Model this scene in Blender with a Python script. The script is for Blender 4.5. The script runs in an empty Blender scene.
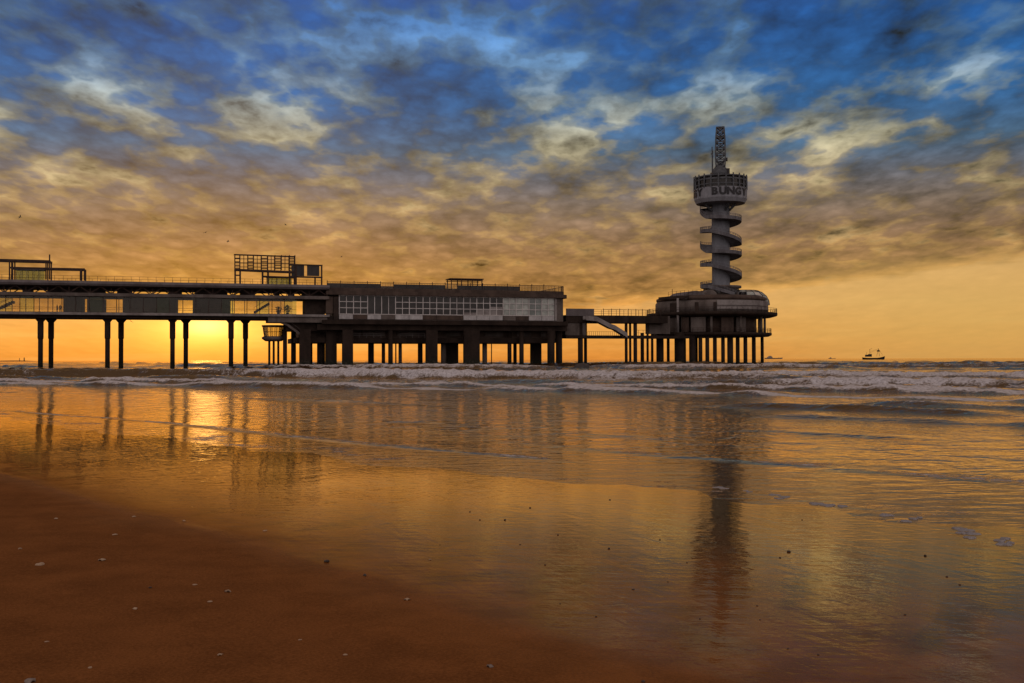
import bpy, bmesh, math, random
import numpy as np
from mathutils import Vector, Matrix

random.seed(7)
SC = bpy.context.scene
COL = SC.collection
PI = math.pi
R = math.radians

# ------------------------------------------------------------------ camera
FPX = 1081.0
CAM_Z = 1.75
cam_rot = Matrix.Rotation(R(90 + 0.954), 3, 'X') @ Matrix.Rotation(R(-0.168), 3, 'Z')
cd = bpy.data.cameras.new('camera')
cd.sensor_width = 36.0
cd.lens = FPX / 1024 * 36.0
cd.clip_start = 0.1
cd.clip_end = 90000
cam = bpy.data.objects.new('camera', cd)
COL.objects.link(cam)
cam.matrix_world = Matrix.Translation((0, 0, CAM_Z)) @ cam_rot.to_4x4()
SC.camera = cam
CP = Vector((0, 0, CAM_Z))


def ray(px, py):
    return (cam_rot @ Vector((px - 512.0, 341.5 - py, -FPX))).normalized()


# ------------------------------------------------------------------ pier frame: s along, t away, z up
ANG = R(17)
U = Vector((math.cos(ANG), math.sin(ANG), 0))
V = Vector((-math.sin(ANG), math.cos(ANG), 0))
P0 = Vector((-106.6, 225.0, 0))


def L(px, py, t=0.0):
    """pixel -> (s, z) on the vertical plane t of the pier frame"""
    d = ray(px, py)
    k = ((P0 - CP).dot(V) + t) / d.dot(V)
    p = CP + d * k
    return (p - P0).dot(U), p.z


def S(px, t=0.0, py=340):
    return L(px, py, t)[0]


def Z(px, py, t=0.0):
    return L(px, py, t)[1]


def W(s, t, z=0.0):
    p = P0 + U * s + V * t
    return Vector((p.x, p.y, z))


# ------------------------------------------------------------------ mesh builder
class MB:
    def __init__(self):
        self.v = []
        self.f = []
        self.sm = []

    def add(self, vs, fs, smooth=False):
        o = len(self.v)
        self.v += [tuple(x) for x in vs]
        self.f += [tuple(i + o for i in f) for f in fs]
        self.sm += [smooth] * len(fs)
        return self

    def box(self, x0, x1, y0, y1, z0, z1):
        if x1 < x0: x0, x1 = x1, x0
        if y1 < y0: y0, y1 = y1, y0
        if z1 < z0: z0, z1 = z1, z0
        vs = [(x0, y0, z0), (x1, y0, z0), (x1, y1, z0), (x0, y1, z0), (x0, y0, z1), (x1, y0, z1), (x1, y1, z1), (x0, y1, z1)]
        return self.add(vs, [(3, 2, 1, 0), (4, 5, 6, 7), (0, 1, 5, 4), (1, 2, 6, 5), (2, 3, 7, 6), (3, 0, 4, 7)])

    def bar(self, p, q, w, h=None):
        h = h or w
        p = Vector(p); q = Vector(q)
        d = (q - p).normalized()
        up = Vector((0, 0, 1)) if abs(d.z) < 0.95 else Vector((0, 1, 0))
        a = d.cross(up).normalized() * (w / 2)
        b = a.cross(d).normalized() * (h / 2)
        vs = [p - a - b, p + a - b, p + a + b, p - a + b, q - a - b, q + a - b, q + a + b, q - a + b]
        return self.add(vs, [(0, 1, 2, 3), (7, 6, 5, 4), (0, 4, 5, 1), (1, 5, 6, 2), (2, 6, 7, 3), (3, 7, 4, 0)])

    def lathe(self, prof, n=24, c=(0, 0), a0=0.0, a1=2 * PI, smooth=True, cap=True):
        full = abs(a1 - a0 - 2 * PI) < 1e-6
        m = n if full else n + 1
        vs = []
        for r, z in prof:
            for i in range(m):
                a = a0 + (a1 - a0) * i / n
                vs.append((c[0] + r * math.cos(a), c[1] + r * math.sin(a), z))
        fs = []
        for j in range(len(prof) - 1):
            for i in range(n):
                i2 = (i + 1) % m
                fs.append((j * m + i, j * m + i2, (j + 1) * m + i2, (j + 1) * m + i))
        self.add(vs, fs, smooth)
        if full and cap:
            o = len(self.v) - len(vs)
            if prof[0][0] > 1e-4:
                self.f.append(tuple(o + i for i in reversed(range(m)))); self.sm.append(False)
            if prof[-1][0] > 1e-4:
                self.f.append(tuple(o + (len(prof) - 1) * m + i for i in range(m))); self.sm.append(False)
        return self

    def cyl(self, x, y, z0, z1, r, r2=None, n=14):
        return self.lathe([(r, z0), (r2 or r, z1)], n, (x, y))

    def prism(self, poly, z0, z1):
        n = len(poly)
        vs = [(x, y, z0) for x, y in poly] + [(x, y, z1) for x, y in poly]
        fs = [tuple(reversed(range(n))), tuple(range(n, 2 * n))]
        fs += [(i, (i + 1) % n, n + (i + 1) % n, n + i) for i in range(n)]
        return self.add(vs, fs)

    def tube(self, pts, r, n=6):
        for a, b in zip(pts[:-1], pts[1:]):
            self.bar(a, b, r * 2)
        return self

    def build(self, name, mat, parent=None, loc=None):
        me = bpy.data.meshes.new(name)
        me.from_pydata(self.v, [], self.f)
        me.validate()
        for p, s in zip(me.polygons, self.sm):
            p.use_smooth = s
        me.materials.append(mat)
        bm = bmesh.new(); bm.from_mesh(me)
        bmesh.ops.recalc_face_normals(bm, faces=bm.faces)
        bm.to_mesh(me); bm.free()
        o = bpy.data.objects.new(name, me)
        COL.objects.link(o)
        if parent: o.parent = parent
        if loc: o.location = loc
        return o


def tag(o, label=None, cat=None, group=None, kind=None):
    if label: o['label'] = label
    if cat: o['category'] = cat
    if group: o['group'] = group
    if kind: o['kind'] = kind
    return o


def thing(name, label, cat, loc, rz=0.0, group=None):
    o = bpy.data.objects.new(name, None)
    o.empty_display_size = 0.5
    COL.objects.link(o)
    o.location = loc
    o.rotation_euler = (0, 0, rz)
    return tag(o, label, cat, group)


# ------------------------------------------------------------------ node helper
class X:
    """a float socket with arithmetic"""
    nt = None

    def __init__(self, s): self.s = s

    @staticmethod
    def m(op, *a, clamp=False):
        n = X.nt.nodes.new('ShaderNodeMath'); n.operation = op; n.use_clamp = clamp
        for i, v in enumerate(a):
            if isinstance(v, X): X.nt.links.new(v.s, n.inputs[i])
            else: n.inputs[i].default_value = v
        return X(n.outputs[0])

    def __add__(s, o): return X.m('ADD', s, o)
    __radd__ = __add__
    def __sub__(s, o): return X.m('SUBTRACT', s, o)
    def __rsub__(s, o): return X.m('SUBTRACT', o, s)
    def __mul__(s, o): return X.m('MULTIPLY', s, o)
    __rmul__ = __mul__
    def __truediv__(s, o): return X.m('DIVIDE', s, o)
    def clamp(s): return X.m('ADD', s, 0.0, clamp=True)


def sstep(x, a, b):
    n = X.nt.nodes.new('ShaderNodeMapRange'); n.interpolation_type = 'SMOOTHSTEP'
    X.nt.links.new(x.s, n.inputs[0])
    n.inputs[1].default_value = a; n.inputs[2].default_value = b
    return X(n.outputs[0])


def lin(x, a, b, c, d):
    n = X.nt.nodes.new('ShaderNodeMapRange')
    X.nt.links.new(x.s, n.inputs[0])
    for i, v in enumerate((a, b, c, d)): n.inputs[i + 1].default_value = v
    return X(n.outputs[0])


def vec(x, y, z):
    n = X.nt.nodes.new('ShaderNodeCombineXYZ')
    for i, v in enumerate((x, y, z)):
        if isinstance(v, X): X.nt.links.new(v.s, n.inputs[i])
        else: n.inputs[i].default_value = v
    return n.outputs[0]


def noise(v, scale, detail=4.0, rough=0.5, dist=0.0, lac=2.0):
    n = X.nt.nodes.new('ShaderNodeTexNoise')
    X.nt.links.new(v, n.inputs['Vector'])
    n.inputs['Scale'].default_value = scale
    n.inputs['Detail'].default_value = detail
    n.inputs['Roughness'].default_value = rough
    n.inputs['Distortion'].default_value = dist
    n.inputs['Lacunarity'].default_value = lac
    return X(n.outputs[0])


def puffs(x, y, zc, scale, smooth=0.35):
    n = X.nt.nodes.new('ShaderNodeTexVoronoi'); n.feature = 'SMOOTH_F1'
    w1 = noise(vec(x, y, zc), scale * 1.5, 2.0, 0.6); w2 = noise(vec(x + 3.7, y, zc + 5.0), scale * 1.5, 2.0, 0.6)
    X.nt.links.new(vec(x + (w1 - 0.5) * (1.1 / scale), y + (w2 - 0.5) * (1.1 / scale), zc), n.inputs['Vector'])
    n.inputs['Scale'].default_value = scale
    n.inputs['Smoothness'].default_value = smooth
    return X(n.outputs['Distance'])


def mixc(f, a, b):
    n = X.nt.nodes.new('ShaderNodeMix'); n.data_type = 'RGBA'
    if isinstance(f, X): X.nt.links.new(f.s, n.inputs[0])
    else: n.inputs[0].default_value = f
    for k, v in ((6, a), (7, b)):
        if isinstance(v, bpy.types.NodeSocket): X.nt.links.new(v, n.inputs[k])
        else: n.inputs[k].default_value = (*v, 1)
    return n.outputs[2]


def addc(a, b, op='ADD', f=1.0):
    n = X.nt.nodes.new('ShaderNodeMix'); n.data_type = 'RGBA'; n.blend_type = op
    if isinstance(f, X): X.nt.links.new(f.s, n.inputs[0])
    else: n.inputs[0].default_value = f
    for k, v in ((6, a), (7, b)):
        if isinstance(v, bpy.types.NodeSocket): X.nt.links.new(v, n.inputs[k])
        elif isinstance(v, X): X.nt.links.new(v.s, n.inputs[k])
        else: n.inputs[k].default_value = (*v, 1)
    return n.outputs[2]


def s2l(c):
    return tuple(((x / 255) / 12.92 if x / 255 <= 0.04045 else ((x / 255 + 0.055) / 1.055) ** 2.4) for x in c)


def ramp(x, stops):
    """stops: (position, srgb255 colour)"""
    n = X.nt.nodes.new('ShaderNodeValToRGB')
    X.nt.links.new(x.s, n.inputs[0])
    el = n.color_ramp.elements
    while len(el) < len(stops): el.new(0.5)
    for e, (p, c) in zip(el, stops):
        e.position = p; e.color = (*s2l(c), 1)
    return n.outputs[0]


# ------------------------------------------------------------------ world: sunset sky with broken cloud
SUN_PX = (206, 326)
sd = ray(*SUN_PX)
SUN_EL = math.asin(sd.z)
SUN_AZ = math.atan2(sd.x, sd.y)
world = bpy.data.worlds.new('World')
SC.world = world
world.use_nodes = True
nt = world.node_tree
nt.nodes.clear()
X.nt = nt
tc = nt.nodes.new('ShaderNodeTexCoord')
sep = nt.nodes.new('ShaderNodeSeparateXYZ')
nrm = nt.nodes.new('ShaderNodeVectorMath'); nrm.operation = 'NORMALIZE'
nt.links.new(tc.outputs['Generated'], nrm.inputs[0])
nt.links.new(nrm.outputs[0], sep.inputs[0])
dx, dy, dz = (X(sep.outputs[i]) for i in range(3))
EL = X.m('ARCSINE', dz) * (180 / PI)
AZ = X.m('ARCTAN2', dx, dy) * (180 / PI)
zz = X.m('MAXIMUM', dz, 0.0) + 0.15
cx, cy = dx / zz, dy / zz
cpos = vec(cx, cy * 0.66, 0.37)
n1 = noise(cpos, 4.3, 7.0, 0.54, 0.15)
n2 = noise(vec(cx + 5.3, cy * 0.66, 2.1), 15.0, 5.0, 0.58, 0.1)
n3 = noise(vec(cx + 1.3, cy * 1.1, 7.1), 1.6, 3.0, 0.5, 0.2)
n4 = noise(vec(cx + 9.1, cy * 0.66, 3.3), 6.5, 6.0, 0.56, 0.15)
pf1 = puffs(cx, cy * 0.66, 0.9, 6.2)
pf2 = puffs(cx, cy * 0.66, 4.9, 15.0)
dens = n1 * 0.62 + n2 * 0.22 + n3 * 0.26 - pf1 * 0.31 - pf2 * 0.26 + 0.195


def blob(px, py, rx, ry, amp):
    """a soft gap (negative) or bank (positive) of cloud towards one compass direction"""
    d = ray(px, py)
    e0 = math.degrees(math.asin(d.z)); a0 = math.degrees(math.atan2(d.x, d.y))
    k = math.degrees(1 / FPX)
    a = (AZ - a0) * (1 / (rx * k)); e = (EL - e0) * (1 / (ry * k))
    return X.m('EXPONENT', (a * a + e * e) * -1.0) * (amp * 0.68)


for b in [(290, 42, 40, 14, -.17), (350, 58, 22, 22, -.12), (500, 48, 34, 34, -.17), (255, 108, 36, 20, -.14),
          (78, 75, 30, 22, -.12), (92, 88, 14, 10, -.08), (565, 60, 50, 14, -.10), (620, 110, 50, 26, -.15),
          (560, 130, 40, 20, -.10), (740, 40, 36, 40, -.12), (770, 78, 60, 12, -.13), (835, 150, 36, 10, -.15),
          (960, 170, 40, 12, -.12), (275, 203, 26, 10, -.17), (300, 220, 20, 7, -.13), (45, 180, 36, 12, -.13),
          (430, 170, 46, 14, -.09), (360, 150, 50, 10, -.08), (1000, 45, 40, 40, -.08), (660, 195, 20, 8, -.14),
          (500, 250, 40, 10, -.06), (580, 245, 50, 10, -.07), (150, 75, 80, 26, .05), (420, 90, 60, 30, .08),
          (860, 60, 60, 50, .07), (700, 150, 60, 24, .08), (780, 215, 90, 16, .07), (160, 140, 70, 14, .07),
          (450, 130, 70, 16, .07), (100, 30, 90, 30, .06), (60, 130, 40, 10, .06), (930, 110, 70, 30, .06)]:
    dens = dens + blob(*b)
cover = sstep(dens + sstep(EL, 10.0, 4.5) * 0.07, 0.245, 0.58)
# lower edge of the cloud deck: rises to the right, streaky at its rim
edge = X.m('MAXIMUM', AZ - 2.0, 0.0) * 0.10 + 2.35
rim = (noise(vec(AZ * 0.16, EL * 1.5, 1.0), 1.0, 4.0, 0.55) - 0.5) * 1.6
front_edge = sstep(EL - edge + rim * 0.7, -0.25, 0.75)
cover = cover * front_edge
streak = noise(vec(AZ * 0.07, EL * 1.35, 4.0), 1.0, 5.0, 0.55)

E18 = EL * (1 / 20.0)
clear = ramp(E18, [(0.0, (216, 138, 58)), (0.06, (224, 156, 76)), (0.14, (224, 168, 98)), (0.26, (214, 168, 106)), (0.42, (214, 188, 138)),
                   (0.56, (194, 186, 154)), (0.66, (170, 184, 186)), (0.76, (112, 160, 208)), (0.9, (74, 140, 216))])
rim_c = ramp(E18, [(0.0, (222, 142, 60)), (0.2, (208, 152, 80)), (0.4, (178, 148, 104)), (0.54, (148, 142, 122)), (0.66, (114, 134, 146)), (0.75, (88, 124, 160)),
                   (0.95, (62, 104, 150))])
cloud = ramp(E18, [(0.0, (176, 116, 50)), (0.18, (152, 108, 58)), (0.28, (134, 99, 66)), (0.40, (112, 96, 84)), (0.54, (62, 90, 116)),
                   (0.66, (32, 84, 134)), (0.80, (25, 78, 136)), (0.95, (21, 74, 140))])
col = mixc(sstep(cover, 0.0, 0.42), clear, rim_c)
col = mixc(sstep(cover, 0.22, 0.98), col, cloud)
col = addc(col, vec(*([1.0 + (n2 * 1.2 + n4 * 1.7 - pf1 * 0.8 - pf2 * 0.8 - 0.74) * (front_edge * 0.85 + 0.15)] * 3)), 'MULTIPLY')
# warm streaks low down
low = sstep(EL, 6.0, 1.5) * sstep(streak, 0.45, 0.75)
col = addc(col, s2l((242, 190, 110)), 'MIX', low * 0.35)
# right side of the picture is a touch darker, sun glow to the left
col = addc(col, s2l((205, 168, 96)), 'MIX', sstep(AZ, 4.0, 24.0) * sstep(EL, 6.5, 2.0) * 0.6)
sx, sy, sz = sd
cosang = dx * sx + dy * sy + (dz * sz)
ang = X.m('ARCCOSINE', X.m('MINIMUM', cosang, 1.0)) * (180 / PI)
dE = (EL - math.degrees(SUN_EL)) * 1.35
dA = (AZ - math.degrees(SUN_AZ)) * 0.55
ag = X.m('SQRT', dE * dE + dA * dA)
infront = sstep(dy, 0.0, 0.4)
g1 = X.m('EXPONENT', ag * ag * -0.40) * infront
g2 = X.m('EXPONENT', ag * -0.33) * infront
col = addc(col, addc((0, 0, 0), (0.85, 0.48, 0.06), 'MIX', g1), 'ADD')
col = addc(col, addc((0, 0, 0), (0.22, 0.10, 0.006), 'MIX', g2), 'ADD')
g3 = X.m('EXPONENT', ag * ag * -2.2) * infront
col = addc(col, addc((0, 0, 0), (0.28, 0.28, 0.2), 'MIX', g3), 'ADD')
# the rest of the sky dome: unseen pinkish grey cloud, toned to light the scene
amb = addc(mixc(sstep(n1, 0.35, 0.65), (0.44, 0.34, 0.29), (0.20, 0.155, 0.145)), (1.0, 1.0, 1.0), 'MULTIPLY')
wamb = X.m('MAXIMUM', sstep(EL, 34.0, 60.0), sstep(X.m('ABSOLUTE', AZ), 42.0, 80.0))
col = mixc(sstep(EL, 17.0, 26.0), col, mixc(sstep(n1, 0.35, 0.65), (0.20, 0.135, 0.085), (0.10, 0.066, 0.045)))
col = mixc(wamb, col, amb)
col = mixc(sstep(dy, 0.1, -0.6) * sstep(EL, 60.0, 20.0), col, mixc(sstep(n1, 0.35, 0.65), (0.85, 0.72, 0.68), (0.55, 0.47, 0.47)))  # sky behind the camera, brightened to light the pier facades
sky = nt.nodes.new('ShaderNodeTexSky'); sky.sky_type = 'NISHITA'; sky.sun_disc = False
sky.sun_elevation = SUN_EL; sky.sun_rotation = SUN_AZ
bg1 = nt.nodes.new('ShaderNodeBackground'); bg1.inputs[1].default_value = 0.010
nt.links.new(sky.outputs[0], bg1.inputs[0])
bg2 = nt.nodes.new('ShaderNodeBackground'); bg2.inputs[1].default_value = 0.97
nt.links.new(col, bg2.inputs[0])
ad = nt.nodes.new('ShaderNodeAddShader')
nt.links.new(bg1.outputs[0], ad.inputs[0]); nt.links.new(bg2.outputs[0], ad.inputs[1])
wo = nt.nodes.new('ShaderNodeOutputWorld')
nt.links.new(ad.outputs[0], wo.inputs[0])
world.cycles.sampling_method = 'MANUAL'
world.cycles.sample_map_resolution = 512

ld = bpy.data.lights.new('sun', 'SUN')
ld.energy = 0.0015
ld.angle = R(1.5)
ld.color = (1.0, 0.62, 0.26)
lo = bpy.data.objects.new('sun', ld)
COL.objects.link(lo)
lo.rotation_euler = sd.to_track_quat('Z', 'Y').to_euler()

# ------------------------------------------------------------------ materials
def new_mat(name):
    m = bpy.data.materials.new(name); m.use_nodes = True
    X.nt = m.node_tree
    b = m.node_tree.nodes['Principled BSDF']
    return m, m.node_tree, b


def worn(name, c1, c2, rough=0.8, scale=0.6, metal=0.0, streaks=True, spec=0.3, bump=0.0):
    m, t, b = new_mat(name)
    g = t.nodes.new('ShaderNodeNewGeometry')
    sp = t.nodes.new('ShaderNodeSeparateXYZ'); t.links.new(g.outputs['Position'], sp.inputs[0])
    x, y, z = (X(sp.outputs[i]) for i in range(3))
    a = noise(vec(x, y, z * (0.25 if streaks else 1.0)), scale, 6.0, 0.6)
    bb = noise(vec(x, y, z), scale * 5, 4.0, 0.6)
    f = sstep(a * 0.7 + bb * 0.3, 0.35, 0.65)
    bc = mixc(f, c1, c2)
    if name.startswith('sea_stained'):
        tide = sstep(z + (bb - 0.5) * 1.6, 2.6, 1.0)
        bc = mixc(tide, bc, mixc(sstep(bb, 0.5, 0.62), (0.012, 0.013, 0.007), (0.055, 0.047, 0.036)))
    t.links.new(bc, b.inputs['Base Color'])
    t.links.new((f * 0.15 + (rough - 0.08)).s, b.inputs['Roughness'])
    b.inputs['Metallic'].default_value = metal
    b.inputs['Specular IOR Level'].default_value = spec
    if bump:
        bp = t.nodes.new('ShaderNodeBump'); bp.inputs['Strength'].default_value = bump; bp.inputs['Distance'].default_value = 0.05
        t.links.new(bb.s, bp.inputs['Height']); t.links.new(bp.outputs[0], b.inputs['Normal'])
    return m


M = {}
M['concrete'] = worn('weathered_concrete', (0.18, 0.15, 0.135), (0.095, 0.075, 0.066), 0.85, 0.35, bump=0.3)
M['pale_concrete'] = worn('pale_concrete', (0.33, 0.30, 0.29), (0.18, 0.155, 0.15), 0.85, 0.35, bump=0.3)
M['dark_concrete'] = worn('sea_stained_shaded_concrete', (0.034, 0.020, 0.014), (0.016, 0.0095, 0.007), 0.85, 0.5, bump=0.3)  # base tone carries the under-deck shade, with tide stains low down
M['tower_paint'] = worn('grey_tower_paint', (0.235, 0.245, 0.275), (0.15, 0.155, 0.175), 0.7, 0.4)
M['drum'] = worn('pale_drum_paint', (0.33, 0.345, 0.385), (0.20, 0.205, 0.23), 0.7, 0.7)
M['stair'] = worn('stained_stair_concrete', (0.19, 0.185, 0.20), (0.095, 0.09, 0.10), 0.8, 0.9, bump=0.3)
M['roof_edge'] = worn('grey_roof_edge', (0.19, 0.165, 0.17), (0.11, 0.093, 0.093), 0.7, 0.3)
M['steel'] = worn('rust_brown_steel', (0.065, 0.035, 0.026), (0.035, 0.022, 0.02), 0.6, 1.2, 0.3, False)
M['grey_steel'] = worn('blue_grey_steel', (0.13, 0.14, 0.155), (0.07, 0.075, 0.085), 0.6, 1.2, 0.3, False)
M['dark'] = worn('dark_interior', (0.05, 0.032, 0.024), (0.025, 0.017, 0.014), 0.8, 0.6, 0, False)
M['brown_panel'] = worn('brown_panel', (0.10, 0.066, 0.05), (0.05, 0.033, 0.026), 0.7, 0.5)
M['white_frame'] = worn('white_window_frame', (0.72, 0.68, 0.66), (0.50, 0.46, 0.45), 0.6, 0.7)
M['white_panel'] = worn('dirty_white_panel', (0.60, 0.58, 0.58), (0.36, 0.34, 0.34), 0.6, 0.5)
M['letter'] = worn('dark_letter_paint', (0.035, 0.035, 0.04), (0.02, 0.02, 0.025), 0.5, 1.0)
M['sign_dark'] = worn('dark_sign_board', (0.05, 0.045, 0.045), (0.028, 0.025, 0.026), 0.5, 0.6)
M['hull'] = worn('dark_hull_paint', (0.03, 0.022, 0.02), (0.018, 0.014, 0.014), 0.6, 0.2)
M['ship_far'] = worn('hazed_ship_paint', (0.36, 0.30, 0.25), (0.28, 0.23, 0.2), 0.6, 0.02)  # paint paled to stand in for distance haze
M['land'] = worn('dune_land', (0.08, 0.06, 0.04), (0.05, 0.04, 0.03), 0.9, 0.01, 0, False)
M['plant'] = worn('pot_plant_leaves', (0.05, 0.07, 0.03), (0.03, 0.04, 0.02), 0.7, 2.0, 0, False)
M['cloth'] = worn('dark_coat', (0.03, 0.03, 0.035), (0.02, 0.02, 0.025), 0.9, 3.0, 0, False)
M['gull'] = worn('gull_feathers', (0.06, 0.055, 0.05), (0.035, 0.03, 0.03), 0.8, 3.0, 0, False)
M['rock'] = worn('wet_dark_rock', (0.05, 0.035, 0.03), (0.025, 0.018, 0.016), 0.45, 0.8, 0, False, 0.5, 0.5)
M['shell'] = worn('pale_shell', (0.50, 0.36, 0.24), (0.34, 0.22, 0.14), 0.5, 30, 0, False)
M['shell_grey'] = worn('grey_shell', (0.30, 0.24, 0.21), (0.18, 0.14, 0.12), 0.5, 30, 0, False)
M['pebble'] = worn('dark_pebble', (0.06, 0.035, 0.025), (0.03, 0.018, 0.014), 0.45, 30, 0, False, 0.5)


def glass_mat(name, tint, refl=1.0, opacity=0.0, body=(0.02, 0.018, 0.017)):
    m, t, b = new_mat(name)
    t.nodes.remove(b)
    out = t.nodes['Material Output']
    tr = t.nodes.new('ShaderNodeBsdfTransparent'); tr.inputs[0].default_value = (*tint, 1)
    gl = t.nodes.new('ShaderNodeBsdfGlossy'); gl.inputs['Roughness'].default_value = 0.06
    df = t.nodes.new('ShaderNodeBsdfDiffuse')
    g = t.nodes.new('ShaderNodeNewGeometry')
    dirt = noise(g.outputs['Position'], 0.7, 5.0, 0.6)
    t.links.new(mixc(sstep(dirt, 0.35, 0.65), body, tuple(x * 1.7 for x in body)), df.inputs[0])
    fr = t.nodes.new('ShaderNodeFresnel'); fr.inputs[0].default_value = 1.45
    m1 = t.nodes.new('ShaderNodeMixShader')
    t.links.new((dirt * 0.12 + (opacity - 0.06)).clamp().s, m1.inputs[0])
    t.links.new(tr.outputs[0], m1.inputs[1]); t.links.new(df.outputs[0], m1.inputs[2])
    m2 = t.nodes.new('ShaderNodeMixShader')
    t.links.new((X(fr.outputs[0]) * refl).clamp().s, m2.inputs[0])
    t.links.new(m1.outputs[0], m2.inputs[1]); t.links.new(gl.outputs[0], m2.inputs[2])
    t.links.new(m2.outputs[0], out.inputs[0])
    return m


M['glass'] = glass_mat('clear_old_glass', (0.90, 0.88, 0.80), 0.7, 0.06, (0.06, 0.045, 0.03))
M['green_glass'] = glass_mat('greenish_glass', (0.84, 0.90, 0.74), 0.7, 0.10, (0.08, 0.08, 0.05))
M['dark_glass'] = glass_mat('dark_glass', (0.25, 0.22, 0.2), 0.9, 0.9, (0.024, 0.021, 0.019))
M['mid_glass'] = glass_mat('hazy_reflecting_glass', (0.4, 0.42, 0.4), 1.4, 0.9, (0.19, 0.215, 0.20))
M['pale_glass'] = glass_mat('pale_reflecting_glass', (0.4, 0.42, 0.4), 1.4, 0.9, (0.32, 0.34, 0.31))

# ------------------------------------------------------------------ numpy value noise
def vnoise(x, y, seed=0):
    xi = np.floor(x).astype(np.int64); yi = np.floor(y).astype(np.int64)
    fx = x - xi; fy = y - yi
    fx = fx * fx * fx * (fx * (fx * 6 - 15) + 10); fy = fy * fy * fy * (fy * (fy * 6 - 15) + 10)

    def h(a, b):
        n = (a * 374761393 + b * 668265263 + seed * 974711) & 0x7fffffff
        n = ((n ^ (n >> 13)) * 1274126177) & 0x7fffffff
        n = n ^ (n >> 16)
        return (n & 0xffff) / 65535.0
    return (h(xi, yi) * (1 - fx) + h(xi + 1, yi) * fx) * (1 - fy) + (h(xi, yi + 1) * (1 - fx) + h(xi + 1, yi + 1) * fx) * fy


def fbm(x, y, seed=0, oct=4, g=0.5):
    a, s, tot = 1.0, 0.0, 0.0
    for i in range(oct):
        s = s + a * vnoise(x * 2 ** i, y * 2 ** i, seed + i * 17); tot += a; a *= g
    return s / tot


def ss(x, a, b):
    t = np.clip((x - a) / (b - a), 0, 1)
    return t * t * (3 - 2 * t)


# sea-ward coordinate: the water line runs diagonally across the beach and bends along the coast
def qw(x, y):
    g = 0.73 - 0.40 * ss(y, 30, 120)
    q = 0.68 * y + g * x + ss(y, 30, 120) * y * 0.2
    w = -0.73 * y + 0.68 * x
    return q, w


def sand_z(x, y):
    q, w = qw(x, y)
    q = q + (fbm(x * 0.06 + 3, y * 0.06, 5, 3) - 0.5) * 3.0 * ss(q, 3, 12)
    z = np.where(q < 6, (13 - 6) * 0.0075 + (6 - q) * 0.022, (13 - q) * 0.0075)
    z = np.where(q > 13, (13 - q) * 0.02, z)
    z = np.clip(z, -3, 2.2)
    r = np.sqrt(x * x + y * y)
    z = z + (fbm(x * 0.55, y * 0.55, 9, 3) - 0.5) * 0.018 * (1 - ss(r, 60, 300))
    return z


def grid_mesh(name, X_, Y_, Z_, mat, attrs=None, smooth=True):
    ny, nx = X_.shape
    me = bpy.data.meshes.new(name)
    co = np.stack([X_, Y_, Z_], -1).reshape(-1, 3).astype(np.float32)
    idx = np.arange(nx * ny).reshape(ny, nx)
    f = np.stack([idx[:-1, :-1], idx[:-1, 1:], idx[1:, 1:], idx[1:, :-1]], -1).reshape(-1, 4)
    me.vertices.add(len(co)); me.vertices.foreach_set('co', co.ravel())
    me.loops.add(f.size); me.loops.foreach_set('vertex_index', f.ravel().astype(np.int32))
    me.polygons.add(len(f)); me.polygons.foreach_set('loop_start', np.arange(0, f.size, 4, dtype=np.int32))
    me.polygons.foreach_set('loop_total', np.full(len(f), 4, dtype=np.int32))
    me.polygons.foreach_set('use_smooth', np.full(len(f), smooth))
    me.update(calc_edges=True)
    for k, a in (attrs or {}).items():
        at = me.attributes.new(k, 'FLOAT', 'POINT')
        at.data.foreach_set('value', a.ravel().astype(np.float32))
    me.materials.append(mat)
    o = bpy.data.objects.new(name, me)
    COL.objects.link(o)
    return o


def film_shader(t, b, base, gloss, rough, ior, fac, normal):
    """diffuse ground under a glossy water film whose tint warms the reflected light"""
    t.nodes.remove(b)
    df = t.nodes.new('ShaderNodeBsdfDiffuse'); gl = t.nodes.new('ShaderNodeBsdfGlossy'); fr = t.nodes.new('ShaderNodeFresnel')
    t.links.new(base, df.inputs[0]); t.links.new(gloss, gl.inputs[0]); t.links.new(rough.s, gl.inputs['Roughness'])
    fr.inputs[0].default_value = ior
    for n_ in (df, gl, fr): t.links.new(normal, n_.inputs['Normal'])
    mx = t.nodes.new('ShaderNodeMixShader')
    t.links.new((X(fr.outputs[0]) * fac * 1.2).clamp().s, mx.inputs[0])
    t.links.new(df.outputs[0], mx.inputs[1]); t.links.new(gl.outputs[0], mx.inputs[2])
    t.links.new(mx.outputs[0], t.nodes['Material Output'].inputs[0])


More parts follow.
